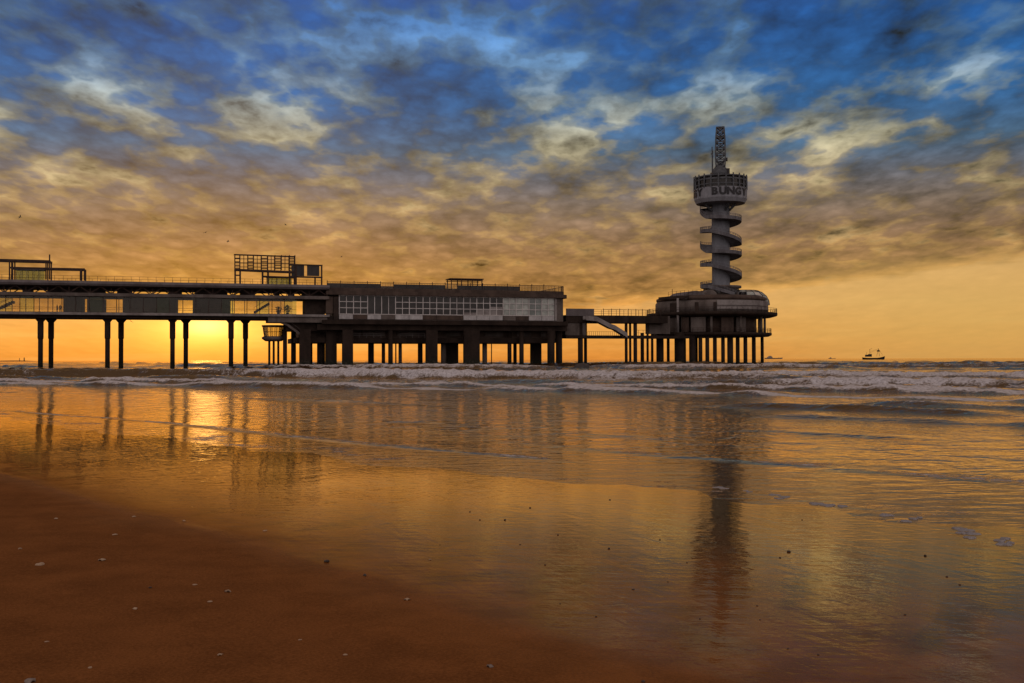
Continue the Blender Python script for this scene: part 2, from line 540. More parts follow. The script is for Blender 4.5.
# ------------------------------------------------------------------ sand
def sand_material():
    m, t, b = new_mat('beach_sand')
    g = t.nodes.new('ShaderNodeNewGeometry')
    sp = t.nodes.new('ShaderNodeSeparateXYZ'); t.links.new(g.outputs['Position'], sp.inputs[0])
    x, y = X(sp.outputs[0]), X(sp.outputs[1])
    P = g.outputs['Position']
    q = x * 0.73 + y * 0.68
    w = y * -0.73 + x * 0.68
    big = noise(P, 0.22, 3.0, 0.5)
    med = noise(vec(q * 1.6, w * 0.5, 0.0), 0.6, 4.0, 0.55)
    wet = sstep(q + (w + 8.0) * 0.085 + (big - 0.5) * 1.4 + (med - 0.5) * 1.2, 3.6, 6.9)
    grain = noise(P, 55.0, 3.0, 0.75)
    pat = noise(P, 2.2, 5.0, 0.6)
    dry = mixc(sstep(pat * 0.35 + grain * 0.65, 0.34, 0.66), (0.26, 0.096, 0.030), (0.14, 0.050, 0.016))
    wetc = mixc(sstep(pat, 0.3, 0.7), (0.125, 0.046, 0.011), (0.075, 0.028, 0.007))
    damp = mixc(sstep(pat, 0.3, 0.7), (0.30, 0.105, 0.026), (0.19, 0.066, 0.016))
    run = noise(vec(w * 1.1 + q * 0.5, q * 0.22 - w * 0.25, 2.0), 2.0, 2.0, 0.5, 0.2)
    runs = sstep(run, 0.52, 0.70) * sstep(q, 4.5, 6.5) * sstep(q, 13.0, 9.0)
    base = mixc(sstep(q + (big - 0.5) * 1.5, 6.5, 11.0), mixc(wet, dry, damp), wetc)
    base = mixc(runs * 0.45, base, (0.06, 0.022, 0.006))
    rough = sstep(wet, 0.02, 0.5) * -0.705 + 0.73
    fac = sstep(wet, 0.05, 0.95) * 0.60 + sstep(q, 5.5, 9.5) * 1.05 + 0.03
    # ripples: long low ridges roughly along the water line, finer wind wrinkles across the film
    rp = noise(vec(q * 2.6 + w * 0.9, w * 0.40 - q * 0.1, 0.0), 1.2, 4.0, 0.55, 0.4)
    fine = noise(vec(x * 3.2, y * 8.0, 0.0), 1.0, 3.0, 0.55, 0.3)
    hgt = runs * -0.0012 + rp * (sstep(q, 11.0, 7.0) * 0.002 + 0.005) + fine * 0.0036 + grain * (sstep(wet, 0.5, 0.0) * 0.012)
    bp = t.nodes.new('ShaderNodeBump'); bp.inputs['Strength'].default_value = 0.62; bp.inputs['Distance'].default_value = 1.0
    t.links.new(hgt.s, bp.inputs['Height']); 
    film_shader(t, b, base, mixc(0.0, (1.0, 0.77, 0.43), (1, 1, 1)), rough, 1.33, fac, bp.outputs[0])  # warm gloss tint paints golden light into the wet sand's reflections
    return m


def axis(n, lo, hi, k):
    u = np.linspace(-1, 1, n)
    a = np.sinh(u * k) / math.sinh(k)
    return np.where(a < 0, -a * lo, a * hi)


ax = axis(360, -30000, 30000, 9.0)
ay = axis(360, -30000, 45000, 9.0)
GX, GY = np.meshgrid(ax, ay)
sand = grid_mesh('beach', GX, GY, sand_z(GX, GY), sand_material())
tag(sand, kind='structure')

# ------------------------------------------------------------------ sea
rows = [5.0]
while rows[-1] < 42000:
    d = rows[-1]
    rows.append(d * (1.006 if d < 300 else (1.02 if d < 2500 else 1.1)))
rows = np.array(rows)
k_in = np.linspace(-0.66, 0.66, 620)
k_out = np.array([0.72, 0.8, 0.95, 1.2, 1.6, 2.2, 3.2, 5, 8, 14])
kk = np.concatenate([-k_out[::-1], k_in, k_out])
K_, D_ = np.meshgrid(kk, rows)
WX, WY = K_ * D_, D_
rng = np.random.RandomState(3)


def water():
    q, w = qw(WX, WY)
    far = 1 - ss(WY, 900, 2200)
    z = np.zeros_like(q)
    foam = np.zeros_like(q)
    wl = w * 0.05
    warp = (fbm(WX * 0.05, WY * 0.03, 21, 3) - 0.5) * 2
    # thin swash bores: (q of the front, height, width, seed, along-shore window in x/y)
    ratio = WX / WY
    for qc, h, wf, wb, sd_, lo_, hi_, fo in [
            (15.9, .065, .22, 1.6, 31, -0.02, 9, .40), (13.6, .014, .16, 1.0, 32, -9, 0.06, .5), (19.0, .03, .25, 1.8, 33, -.1, .14, .2),
            (22.6, .03, .3, 2.0, 34, .22, 9, .2), (26.5, .045, .4, 2.4, 35, -9, -.1, .3), (28.0, .09, .5, 2.6, 36, .25, 9, .2),
            (32.5, .16, .40, 3.0, 37, .20, 9, .3), (36.5, .20, .45, 3.2, 38, .16, 9, .45), (43, .26, .8, 3.6, 39, -9, 9, 1.0),
            (51, .30, .9, 4.0, 40, -9, 9, 1.0)]:
        qq = q + warp * (0.7 + qc * 0.035) + (fbm(w * .35, q * .35, sd_ + 60, 3) - .5) * (0.4 + qc * .012)
        u = qq - qc
        win = ss(ratio, lo_ - .06, lo_ + .06) * (1 - ss(ratio, hi_ - .06, hi_ + .06))
        am = h * win * (0.1 + 1.5 * ss(fbm(w * .16, q * .05, sd_, 3), .3, .72))
        z += am * np.where(u < 0, np.exp(-(u / wf) ** 2), np.exp(-(u / wb) ** 2))
        foam = np.maximum(foam, fo * win * np.where(u < 0, np.exp(-(u / (wf * .9)) ** 2), np.exp(-(u / (wb * .38)) ** 2)))
    # breakers
    qb = 62.0
    i = 0
    while qb < 560:
        h = (.46 if qb < 150 else .55) * (0.7 + 0.6 * rng.rand())
        wf = 0.9 + .25 * rng.rand(); wb = 3.6 + 1.5 * rng.rand()
        seed = 100 + i * 7
        qq = q + warp * (3.0 + qb * 0.02) + (fbm(w * .12, q * .1, seed + 3, 3) - .5) * 4.0
        u = qq - qb
        along = fbm(w * .035 + 11.3 * i, q * .0 + i, seed, 3)
        am = h * (0.25 + 1.35 * ss(along, .25, .75))
        crest = np.where(u < 0, np.exp(-(u / wf) ** 2), np.exp(-(u / wb) ** 2))
        z += am * crest
        brk = ss(along, .36, .6) * (1 - .8 * ss(qb, 150, 250))
        brk = brk * (0.35 + 0.65 * ss(ratio, -.32, -.18))
        foam = np.maximum(foam, brk * np.where(u < 0, np.exp(-(u / (wf * 1.6)) ** 2), np.exp(-(u / (wb * .62)) ** 2)))
        qb += 14.0 + 7 * rng.rand() + qb * .03
        i += 1
    # left-over foam between the lines
    zone = ss(q, 44, 58) * (1 - ss(q, 120, 190)) * (0.25 + 0.75 * ss(ratio, -.30, -.16))
    foam = np.maximum(foam, zone * ss(fbm(WX * .09, WY * .05, 77, 4), .42, .68) * .55)
    # chop
    chop = (fbm(WX * .55, WY * .40, 50, 4) - .5) * .20 * ss(q, 34, 90) * far
    chop += (fbm(WX * .10 + 5, WY * .14, 55, 3) - .5) * .75 * ss(q, 130, 260) * far
    chop += (fbm(WX * 1.3, WY * 1.0, 52, 3) - .5) * .05 * ss(q, 14, 40) * (1 - ss(WY, 90, 160))
    foam_rough = foam * (fbm(WX * 1.7, WY * 1.2, 58, 4) - .45) * .42 * ss(q, 40, 60)
    z = z * far + chop + foam_rough
    film = (fbm(WX * .35, WY * .35, 91, 3) - .5) * .010
    z += film + 0.010
    # the film runs out under the sand
    z -= (1 - ss(q, 7.0, 10.5)) * .25
    edge_d = z - sand_z(WX, WY)
    foam = np.maximum(foam, np.exp(-((edge_d - .006) / .006) ** 2) * .42 * (q < 22) * ss(fbm(w * .5, q * .5, 95, 3), .3, .6))
    return z, np.clip(foam, 0, 1), np.clip(edge_d, 0, 2)


WZ, FOAM, DEPTH = water()


def sea_material():
    m, t, b = new_mat('sea_water')
    g = t.nodes.new('ShaderNodeNewGeometry')
    sp = t.nodes.new('ShaderNodeSeparateXYZ'); t.links.new(g.outputs['Position'], sp.inputs[0])
    x, y = X(sp.outputs[0]), X(sp.outputs[1])
    P = g.outputs['Position']
    fa = t.nodes.new('ShaderNodeAttribute'); fa.attribute_name = 'foam'
    de = t.nodes.new('ShaderNodeAttribute'); de.attribute_name = 'depth'
    fo = X(fa.outputs['Fac']); dp = X(de.outputs['Fac'])
    l1 = noise(vec(x * 0.6, y, 0.0), 0.8, 6.0, 0.65, 0.8)
    l2 = noise(vec(x, y, 3.0), 5.0, 5.0, 0.65, 0.8)
    lace = l1 * 0.6 + l2 * 0.4
    foam = sstep(fo + (lace - 0.5) * 2.4, 0.38, 0.80)
    deepf = sstep(dp, 0.01, 0.35)
    base = mixc(deepf, (0.07, 0.028, 0.008), (0.055, 0.030, 0.015))
    base = mixc(foam, base, mixc(sstep(l2, 0.3, 0.6), (0.30, 0.28, 0.30), (0.66, 0.64, 0.68)))
    rough = foam * 0.6 + 0.07
    fac = (foam * -0.8 + 1.0) * 1.18
    r1 = noise(vec(x * 1.1, y * 2.1, 0.0), 1.5, 4.0, 0.55, 0.3)
    r2 = noise(vec(x * 0.9 + y * 0.2, y * 1.3, 5.0), 5.5, 3.0, 0.5, 0.2)
    calm = sstep(dp, 0.01, 0.6); calm2 = sstep(dp, 0.004, 0.16)
    r3 = noise(vec(x * 0.9 - y * 0.15, y * 0.8, 9.0), 1.15, 3.0, 0.6, 0.4)
    hgt = r3 * (calm2 * 0.15) + r1 * (calm * 0.075 + 0.020) + r2 * (calm * 0.014 + 0.0025) + foam * lace * 0.10
    bp = t.nodes.new('ShaderNodeBump'); bp.inputs['Strength'].default_value = 0.6; bp.inputs['Distance'].default_value = 1.0
    t.links.new(hgt.s, bp.inputs['Height']); 
    film_shader(t, b, base, mixc(0.0, (1.0, 0.80, 0.55), (1, 1, 1)), rough, 1.333, fac, bp.outputs[0])  # warm gloss tint paints golden light into the sea's reflections
    return m


sea = grid_mesh('sea', WX, WY, WZ, sea_material(), {'foam': FOAM, 'depth': DEPTH})
tag(sea, kind='structure')

# ------------------------------------------------------------------ pier bridge (covered walkway, left)
SEABED = -2.0


def pile(parent, px, t, ztop, r, rel, py=355, collar=None, mat='dark_concrete'):
    s = S(px, t, py) - rel
    o = MB().lathe([(r, SEABED), (r, ztop)], 14, (s, t)).build('pile', M[mat], parent)
    if collar:
        MB().lathe([(r * 1.03, collar - .25), (r * 1.22, collar), (r * 1.22, ztop - .02)], 14, (s, t)).build('collar', M[mat], o)
    return o


sA = S(-205); sB = S(329)
br = thing('pier_bridge', 'long covered pier walkway on tall paired piles, left of the big pavilion', 'pier', W(0, 0), ANG)
zr1, zr0 = Z(160, 282.2), Z(160, 287.6)
zm1, zm0 = Z(160, 294.0), Z(160, 297.2)
zf1, zf0 = Z(160, 313.2), Z(160, 315.6)
zu0 = Z(160, 318.7)
BD = 9.0
# rounded roof slab
prof = [(-0.9, zr0 + .15), (-1.15, (zr0 + zr1) / 2), (-0.9, zr1 - .1), (-.3, zr1), (BD + .3, zr1), (BD + .9, zr1 - .1), (BD + 1.15, (zr0 + zr1) / 2), (BD + .9, zr0 + .15), (BD, zr0), (0, zr0)]
mb = MB(); n = len(prof)
mb.add([(sA, a, b) for a, b in prof] + [(sB, a, b) for a, b in prof],
       [tuple(range(n)), tuple(reversed(range(n, 2 * n)))] + [(i, (i + 1) % n, n + (i + 1) % n, n + i) for i in range(n)])
mb.build('roof_slab', M['roof_edge'], br)
MB().box(sA, sB, -.7, BD + .7, zm0, zm1).build('middle_slab', M['concrete'], br)
MB().box(sA, S(329), -1.0, BD + 1.0, zf0, zf1).build('floor_slab', M['pale_concrete'], br)
mb = MB()
for t in (0.6, BD / 2, BD - .6):
    mb.box(sA, S(300), t - .4, t + .4, zu0, zf0 - .004)
mb.build('underside_beam', M['dark_concrete'], br)
# warren truss between the slabs, front and back
for t in (0.15, BD - .15):
    mb = MB()
    step = 2.1
    s = sA; k = 0
    while s < sB - step:
        a, b = ((zm1, zr0) if k % 2 == 0 else (zr0, zm1))
        mb.bar((s, t, a), (s + step, t, b), .2, .2)
        if k % 2 == 0: mb.bar((s, t, zm1), (s, t, zr0), .16)
        s += step; k += 1
    mb.build('truss', M['steel'], br)
mb = MB()
mb.box(sA, sB, 3.2, 5.8, zm1 + (zr0 - zm1) * .55, zr0 - .01)
gaps = [(-180, -150), (-120, -95), (-60, -40), (-10, 20), (30, 45), (104, 116), (131, 168), (182, 195), (228, 241), (256, 276), (281, 290), (296, 304)]
cur = -205
for g0, g1 in gaps + [(326, 326)]:
    if g0 > cur: mb.box(S(cur), S(g0), 3.3, 5.7, zm1, zm1 + (zr0 - zm1) * .55)
    cur = g1
mb.build('dark_infill', M['dark'], br)  # dark block between the slabs, broken by gaps open to the sky
# glazing of the lower level: front and back walls of framed panes
bay = 2.72
nb = int((S(306) - sA) / bay)
for t in (0.0, BD):
    for i in range(nb):
        s0 = sA + i * bay
        fr = MB()
        y0, y1 = t - .06, t + .06
        fr.box(s0, s0 + .14, y0, y1, zf1, zm0)
        zt = zf1 + (zm0 - zf1) * .30
        fr.box(s0 + .14, s0 + bay, y0, y1, zf1, zf1 + .1)
        fr.box(s0 + .14, s0 + bay, y0 + .02, y1 - .02, zt, zt + .06)
        fr.box(s0 + .14, s0 + bay, y0, y1, zm0 - .12, zm0)
        w_ = fr.build('window', M['steel'], br)
        MB().box(s0 + .14, s0 + bay, t - .012, t + .012, zf1 + .1, zm0 - .12).build('pane', M['green_glass'] if (i * 7 + int(t)) % 5 == 0 else M['glass'], w_)
# booths inside
for a, b, zt in [(-190, -150, 1), (-60, -20, 1), (62, 82, 1), (86, 104, .86), (122, 178, 1), (193, 231, 1), (306, 326, 1)]:
    MB().box(S(a), S(b), 2.2, BD - 1.6, zf1 + .002, zf1 + (zm0 - zf1) * zt - .01).build('booth', M['dark'], br)
for p0, p1 in [((-8, 311), (14, 301)), ((254, 312), (269, 303))]:
    mb = MB(); s0, z0 = L(*p0, 4); s1, z1 = L(*p1, 4)
    for k in range(9):
        f = k / 9.0
        mb.box(s0 + (s1 - s0) * f, s0 + (s1 - s0) * (f + 1 / 8.0), 3, 5, z0 + (z1 - z0) * f - .3, z0 + (z1 - z0) * f + .22)
    for tt in (3.0, 5.0):
        mb.bar((s0, tt, z0 + 1.0), (s1, tt, z1 + 1.0), .07)
    mb.build('staircase', M['steel'], br)


def railing(parent, pts, h, step=2.0, rails=(1.0, .55), r=.05, mat='steel', name='railing'):
    mb = MB()
    for a, b in zip(pts[:-1], pts[1:]):
        a = Vector(a); b = Vector(b); n_ = max(1, round((b - a).length / step))
        for k in range(n_ + 1):
            p = a.lerp(b, k / n_)
            mb.bar(p, p + Vector((0, 0, h)), r * 1.3)
        for f in rails:
            mb.bar(a + Vector((0, 0, h * f)), b + Vector((0, 0, h * f)), r * 1.1)
    return mb.build(name, M[mat], parent)


hr = Z(160, 277.2) - zr1
railing(br, [(sA, .2, zr1), (S(322), .2, zr1)], hr, 1.7, (1.0, .45), .045)
railing(br, [(sA, BD - .2, zr1), (S(322), BD - .2, zr1)], hr, 1.7, (1.0, .45), .045)
# pile bents
for p1, p2 in [(-170, -163), (-98, -90.5), (-28, -19.5), (40.5, 51), (107.5, 121), (172.5, 185.8), (231, 245.5)]:
    cz = zu0 - .01
    for p, t in ((p1, 2.0), (p2, 6.8)):
        pile(br, p, t, cz - .7, .5, 0, 350, Z(p, 338, t))
    sa, sb = S(p1 - 3, 2.0), S(p2 + 3, 6.8)
    for t, c in ((2.0, S(p1, 2.0)), (6.8, S(p2, 6.8))):
        MB().add([(c - 1.15, t - .7, cz), (c + 1.15, t - .7, cz), (c + 1.15, t + .7, cz), (c - 1.15, t + .7, cz),
                  (c - .55, t - .55, cz - .75), (c + .55, t - .55, cz - .75), (c + .55, t + .55, cz - .75), (c - .55, t + .55, cz - .75)],
                 [(0, 1, 2, 3), (7, 6, 5, 4), (0, 4, 5, 1), (1, 5, 6, 2), (2, 6, 7, 3), (3, 7, 4, 0)]).build('pile_cap', M['dark_concrete'], br)

# glass kiosks and steel frames standing on the bridge roof
def frame_thing(name, label, cat, px0, t):
    return thing(name, label, cat, W(S(px0, t), t, zr1), ANG)


def B(mb, p, q, t, w, rel, tb=None):
    """bar between two pixels on plane t, in the local frame of a thing at s=rel, z=zr1"""
    s0, z0 = L(*p, t); s1, z1 = L(*q, t)
    mb.bar((s0 - rel, 0 if tb is None else tb, z0 - zr1), (s1 - rel, 0 if tb is None else tb, z1 - zr1), w)


ft = thing('steel_frame', 'brown double portal steel frame on the walkway roof at the left edge of the view', 'frame', W(S(40, 2), 2, zr1), ANG)
rel = S(40, 2)
for tb, part in ((0, 'front_frame'), (3.2, 'rear_frame')):
    mb = MB()
    B(mb, (-40, 258.7), (50.5, 261.3), 2, .42, rel, tb)
    B(mb, (9, 267.6), (84.8, 269.2), 2, .36, rel, tb)
    for a, y0, y1 in [(9.5, 260, 282), (12.6, 260, 282), (46, 261, 282), (49.6, 254.5 if tb == 0 else 261, 282), (80.4, 269, 283), (84.4, 269, 283), (-30, 258.8, 281)]:
        B(mb, (a, y0), (a, y1 - 2.5), 2, .26, rel, tb)
    mb.build(part, M['steel'], ft)
for a, y in [(-30, 258.8), (11, 259.9), (50, 261.3), (82, 269)]:
    s_, z_ = L(a, y, 2); MB().bar((s_ - rel, .1, z_ - zr1), (s_ - rel, 3.1, z_ - zr1), .2).build('cross_beam', M['steel'], ft)

for (a, b, ytop, lab, base) in [(14.5, 44, 269.8, 'pale green glass shelter under the brown double portal frame on the walkway roof', 280.6),
                                (267, 292, 277.3, 'pale green glass shelter beneath the tall lattice billboard frame on the walkway roof', 284.5)]:
    rel = S(a, 4); z1 = Z((a + b) / 2, ytop, 4) - zr1
    kt = thing('glass_shelter', lab, 'shelter', W(rel, 4, zr1), ANG)
    wd = S(b, 4) - rel
    MB().box(-.1, wd + .1, -.1, 2.3, z1 + .002, z1 + .14).build('roof', M['roof_edge'], kt)
    nn = 5
    for tt in (0, 2.2):
        for i in range(nn):
            fr = MB(); x0 = wd * i / nn; x1 = wd * (i + 1) / nn
            fr.box(x0, x0 + .08, tt - .04, tt + .04, 0, z1); fr.box(x0 + .08, x1, tt - .04, tt + .04, 0, .08); fr.box(x0 + .08, x1, tt - .04, tt + .04, z1 - .08, z1)
            w_ = fr.build('window', M['grey_steel'], kt)
            MB().box(x0 + .08, x1, tt - .01, tt + .01, .08, z1 - .08).build('pane', M['green_glass'], w_)

bt = thing('billboard_frame', 'tall open lattice billboard frame of five ladder posts on the walkway roof', 'billboard', W(S(234, 2), 2, zr1), ANG)
rel = S(234, 2)
for tb, part in ((0, 'front_lattice'), (1.6, 'rear_lattice')):
    mb = MB()
    B(mb, (234, 254.3), (295.5, 256.4), 2, .16, rel, tb)
    B(mb, (235, 262.5), (295.5, 263.5), 2, .10, rel, tb)
    B(mb, (235, 258.3), (295.5, 259.9), 2, .07, rel, tb)
    B(mb, (235, 266.5), (295.5, 267.2), 2, .07, rel, tb)
    for a0, a1 in [(235, 240), (248, 253.6), (261.5, 267.8), (275, 281.5), (289.5, 295)]:
        B(mb, (a0, 255), (a0, 270), 2, .17, rel, tb); B(mb, (a1, 255), (a1, 270), 2, .17, rel, tb)
        for y in (258, 261.5, 265, 268.2):
            B(mb, (a0, y), (a1, y), 2, .11, rel, tb)
    for a in (257.5, 271.5, 285.3, 244):
        B(mb, (a, 255), (a, 270), 2, .07, rel, tb)
    mb.build(part, M['steel'], bt)
mb = MB()
for tb in (0, 1.6):
    B(mb, (234.5, 269.6), (296, 272.2), 2, .42, rel, tb)
    for a in (235.3, 240.3, 262.8, 268.3, 290, 295):
        B(mb, (a, 270), (a, 285), 2, .3, rel, tb)
    B(mb, (235.3, 275), (240.3, 275), 2, .18, rel, tb)
    B(mb, (263, 276.3), (295, 277.5), 2, .3, rel, tb)
mb.build('support_leg', M['steel'], bt)
mb = MB()
for a, y in [(235, 254.5), (251, 255), (264.5, 255.4), (278, 255.9), (292.5, 256.4), (238, 270), (265, 271), (293, 272)]:
    s_, z_ = L(a, y, 2); mb.bar((s_ - rel, .08, z_ - zr1), (s_ - rel, 1.52, z_ - zr1), .14)
mb.build('cross_brace', M['steel'], bt)

st = thing('sign_board', 'dark two-panel sign box on stilts beside the lattice billboard frame', 'sign', W(S(296, 2), 2, zr1), ANG)
rel = S(296, 2)
for a, b in [(291.5, 304.2), (307.2, 319.3)]:
    s0, z1 = L(a, 265.3, 2); s1, z0 = L(b, 276, 2)
    MB().box(s0 - rel, s1 - rel, 0, .5, z0 - zr1, z1 - zr1).build('panel', M['sign_dark'], st)
mb = MB()
for tb in (-.05, .55):
    B(mb, (290, 264.4), (322.5, 265.4), 2, .25, rel, tb)
    B(mb, (290, 276.6), (322.5, 277.4), 2, .3, rel, tb)
    for a, y0, y1 in [(296.3, 264, 285.5), (315.2, 277, 286.3), (321.8, 265, 287)]:
        B(mb, (a, y0), (a, y1), 2, .26, rel, tb)
mb.build('frame', M['steel'], st)

# ------------------------------------------------------------------ people behind the bridge glass
def person(loc, rz, label, armup=0.0):
    me = bpy.data.meshes.new('person')
    vs = [(0, 0, .92, .15, .11), (0, 0, 1.15, .14, .10), (0, 0, 1.38, .17, .11), (0, 0, 1.50, .06, .06), (0, 0, 1.62, .085, .10), (0, 0.01, 1.72, .075, .09),
          (-.10, 0, .86, .10, .10), (-.11, .03, .48, .065, .065), (-.12, 0, .08, .05, .05), (-.12, -.14, .04, .04, .035),
          (.10, 0, .86, .10, .10), (.12, -.03, .48, .065, .065), (.13, .03, .08, .05, .05), (.13, -.11, .04, .04, .035),
          (-.20, 0, 1.40, .06, .06), (-.26, .02, 1.13, .045, .045), (-.24, -.10 - armup * .1, .90 + armup * .3, .035, .035), (-.23, -.16 - armup * .12, .82 + armup * .36, .03, .03),
          (.20, 0, 1.40, .06, .06), (.26, .03, 1.13, .045, .045), (.26, -.05, .88, .035, .035), (.26, -.08, .79, .03, .03)]
    es = [(0, 1), (1, 2), (2, 3), (3, 4), (4, 5), (0, 6), (6, 7), (7, 8), (8, 9), (0, 10), (10, 11), (11, 12), (12, 13), (2, 14), (14, 15), (15, 16), (16, 17),
          (2, 18), (18, 19), (19, 20), (20, 21)]
    me.from_pydata([v[:3] for v in vs], es, [])
    o = bpy.data.objects.new('person', me); COL.objects.link(o)
    sk = o.modifiers.new('skin', 'SKIN')
    lay = me.skin_vertices[0] if me.skin_vertices else None
    if lay is None:
        bm = bmesh.new(); bm.from_mesh(me); bm.verts.layers.skin.verify(); bm.to_mesh(me); bm.free(); lay = me.skin_vertices[0]
    for i, v in enumerate(vs):
        lay.data[i].radius = v[3:5]
    lay.data[0].use_root = True
    sb = o.modifiers.new('sub', 'SUBSURF'); sb.levels = 1; sb.render_levels = 1
    me.materials.append(M['cloth'])
    o.location = loc; o.rotation_euler = (0, 0, rz)
    return tag(o, label, 'person')


person(W(S(57, 1.2), 1.2, zf1), ANG + 1.2, 'person in a dark coat leaning forward behind the walkway glass, the left one of two', .8)
person(W(S(60, 1.6), 1.6, zf1), ANG - .4, 'upright person in a dark coat behind the walkway glass, the right one of two')
for px, hh, lab in [(278.5, 1.25, 'bushy dark pot plant behind the walkway glass near the inside staircase'), (287.5, 1.6, 'larger round dark pot plant behind the walkway glass close to the pavilion')]:
    pt = thing('pot_plant', lab, 'plant', W(S(px, 2), 2, zf1), ANG)
    MB().lathe([(.28, 0.002), (.40, .5), (.36, .5)], 12).build('pot', M['brown_panel'], pt)
    mb = MB()
    for i in range(160):
        a = random.uniform(0, 2 * PI); rr = random.uniform(.1, .85) ; zz_ = .55 + hh * random.random()
        rr *= math.sin(PI * (zz_ - .45) / (hh + .25)) + .15
        c = Vector((rr * math.cos(a), rr * math.sin(a), zz_)); d1 = Vector((random.uniform(-1, 1), random.uniform(-1, 1), random.uniform(-.3, 1))).normalized() * .22
        d2 = d1.cross(Vector((random.random(), random.random(), random.random()))).normalized() * .09
        mb.add([c - d1, c + d2, c + d1, c - d2], [(0, 1, 2, 3)])
    mb.build('foliage', M['plant'], pt)

# ------------------------------------------------------------------ round glazed outlook below the end of the bridge
rc = S(273.5, 6); sc_ = 10.6 * .228
ot = thing('lookout_kiosk', 'round glazed kiosk on thin piles beneath the end of the walkway', 'kiosk', W(rc, 6), ANG)
zk = [Z(273.5, y, 6) for y in (325.3, 327.0, 336.5, 341.3)]
MB().lathe([(sc_ * 1.02, zk[1]), (sc_ * 1.1, zk[1] + .1), (sc_ * 1.1, zk[0])], 28).build('roof', M['concrete'], ot)
MB().lathe([(sc_ * .75, zk[3]), (sc_ * 1.06, zk[3] + .5), (sc_ * 1.1, zk[2] - .2), (sc_ * .95, zk[2])], 28).build('balcony', M['roof_edge'], ot)
for i in range(14):
    a = 2 * PI * i / 14; a2 = 2 * PI * (i + 1) / 14
    r0, r1 = sc_ * .86, sc_ * 1.0
    p = [(r0 * math.cos(a), r0 * math.sin(a), zk[2]), (r1 * math.cos(a), r1 * math.sin(a), zk[1]), (r1 * math.cos(a2), r1 * math.sin(a2), zk[1]), (r0 * math.cos(a2), r0 * math.sin(a2), zk[2])]
    fr = MB(); fr.bar(p[0], p[1], .12); fr.bar(p[0], p[3], .08)
    fr.bar((Vector(p[0]) + Vector(p[1])) / 2, (Vector(p[2]) + Vector(p[3])) / 2, .06)
    w_ = fr.build('window', M['steel'], ot)
    nrm_ = Vector((math.cos((a + a2) / 2), math.sin((a + a2) / 2), 0)) * .02
    MB().add(p + [tuple(Vector(v) - nrm_) for v in p], [(0, 1, 2, 3), (7, 6, 5, 4), (0, 4, 5, 1), (2, 6, 7, 3)]).build('pane', M['glass'], w_)
for p, t in ((269.3, 5.2), (273.7, 5.6), (278.3, 5.4)):
    MB().lathe([(.26, SEABED), (.26, zk[3] + .2)], 12, (S(p, t) - rc, t - 6)).build('pile', M['dark_concrete'], ot)

# ------------------------------------------------------------------ main pavilion
pv = thing('pavilion', 'large flat-roofed pier pavilion with white-framed windows and thick dark piles', 'pavilion', W(0, 0), ANG)
PD = 24.0
sl, sr = S(326), S(567.2)
zt_ = lambda y: Z(445, y)


def rounded(s0, s1, t0, t1, r, n=7):
    poly = [(s0, t0)]
    for k in range(n + 1):
        a = -PI / 2 + (PI / 2) * k / n
        poly.append((s1 - r + r * math.cos(a), t0 + r + r * math.sin(a)))
    for k in range(n + 1):
        a = (PI / 2) * k / n
        poly.append((s1 - r + r * math.cos(a), t1 - r + r * math.sin(a)))
    poly.append((s0, t1))
    return poly


z_par, z_roof1, z_roof0 = zt_(283.6), zt_(292.8), zt_(296.3)
z_win0, z_sp0 = zt_(315.2), zt_(320.8)
z_dk0, z_bm0 = zt_(325.0), zt_(330.5)
z_lw1, z_lw0 = zt_(337.8), zt_(342.6)
MB().prism(rounded(sl, sr + .7, -.6, PD, 3.2), z_roof0, z_roof1).build('roof', M['brown_panel'], pv)
MB().prism(rounded(sl + 2.9, sr - .05, .35, PD - 1, 2.8), z_sp0 + .003, z_roof0 - .003).build('wall', M['concrete'], pv)
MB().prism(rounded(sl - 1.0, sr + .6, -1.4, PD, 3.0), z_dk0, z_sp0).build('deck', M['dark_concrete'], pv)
# windows along the front
w0, w1 = S(339), S(554.5)
nbay = 16
bw = (w1 - w0) / nbay
spandrel = ['w', 'b', 'w', 'g', 'w', 'w', 'b', 'b', 'b', 'w', 'w', 'w', 'g', 'b', 'w', 'w']
for i in range(nbay):
    a = w0 + i * bw; fr = MB()
    fy0, fy1 = .10, .30
    pale = i >= 12
    big = i in (2, 3)
    fr.box(a, a + .18, fy0, fy1, z_win0, z_roof0 - .005)
    rows_ = 1 if big else 3
    for k in range(rows_ + 1):
        z = z_win0 + (z_roof0 - .18 - z_win0) * k / rows_
        fr.box(a + .18, a + bw, fy0 + .02, fy1, z, z + .16)
    fr.box(a + .18 + (bw - .18) / 2 - .07, a + .18 + (bw - .18) / 2 + .07, fy0 + .01, fy1 - .01, z_win0 + .01, z_roof0 - .02)
    w_ = fr.build('window', M['white_frame'], pv)
    for c in range(2):
        for r_ in range(3):
            pass
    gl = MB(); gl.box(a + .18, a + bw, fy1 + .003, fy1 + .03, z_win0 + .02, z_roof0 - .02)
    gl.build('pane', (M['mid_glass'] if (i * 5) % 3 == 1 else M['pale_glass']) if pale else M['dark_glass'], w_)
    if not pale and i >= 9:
        # pale covers rising towards the right-hand bays
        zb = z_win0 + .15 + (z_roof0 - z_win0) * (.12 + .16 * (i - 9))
        MB().box(a + .22, a + bw - .04, fy1 - .05, fy1 - .03, z_win0 + .17, zb).build('pale_cover', M['pale_concrete'], w_)
    km = {'w': 'white_panel', 'b': 'brown_panel', 'g': 'concrete'}[spandrel[i]]
    MB().box(a + .05, a + bw - .05, .05, .33, z_sp0 + .25, z_win0 - .06).build('spandrel', M[km], pv)
# pale right-hand end wall, clear of the corner
MB().box(w1 + .1, sr - 2.6, .1, .33, z_sp0 + .25, z_roof0 - .01).build('end_panel', M['pale_concrete'], pv)
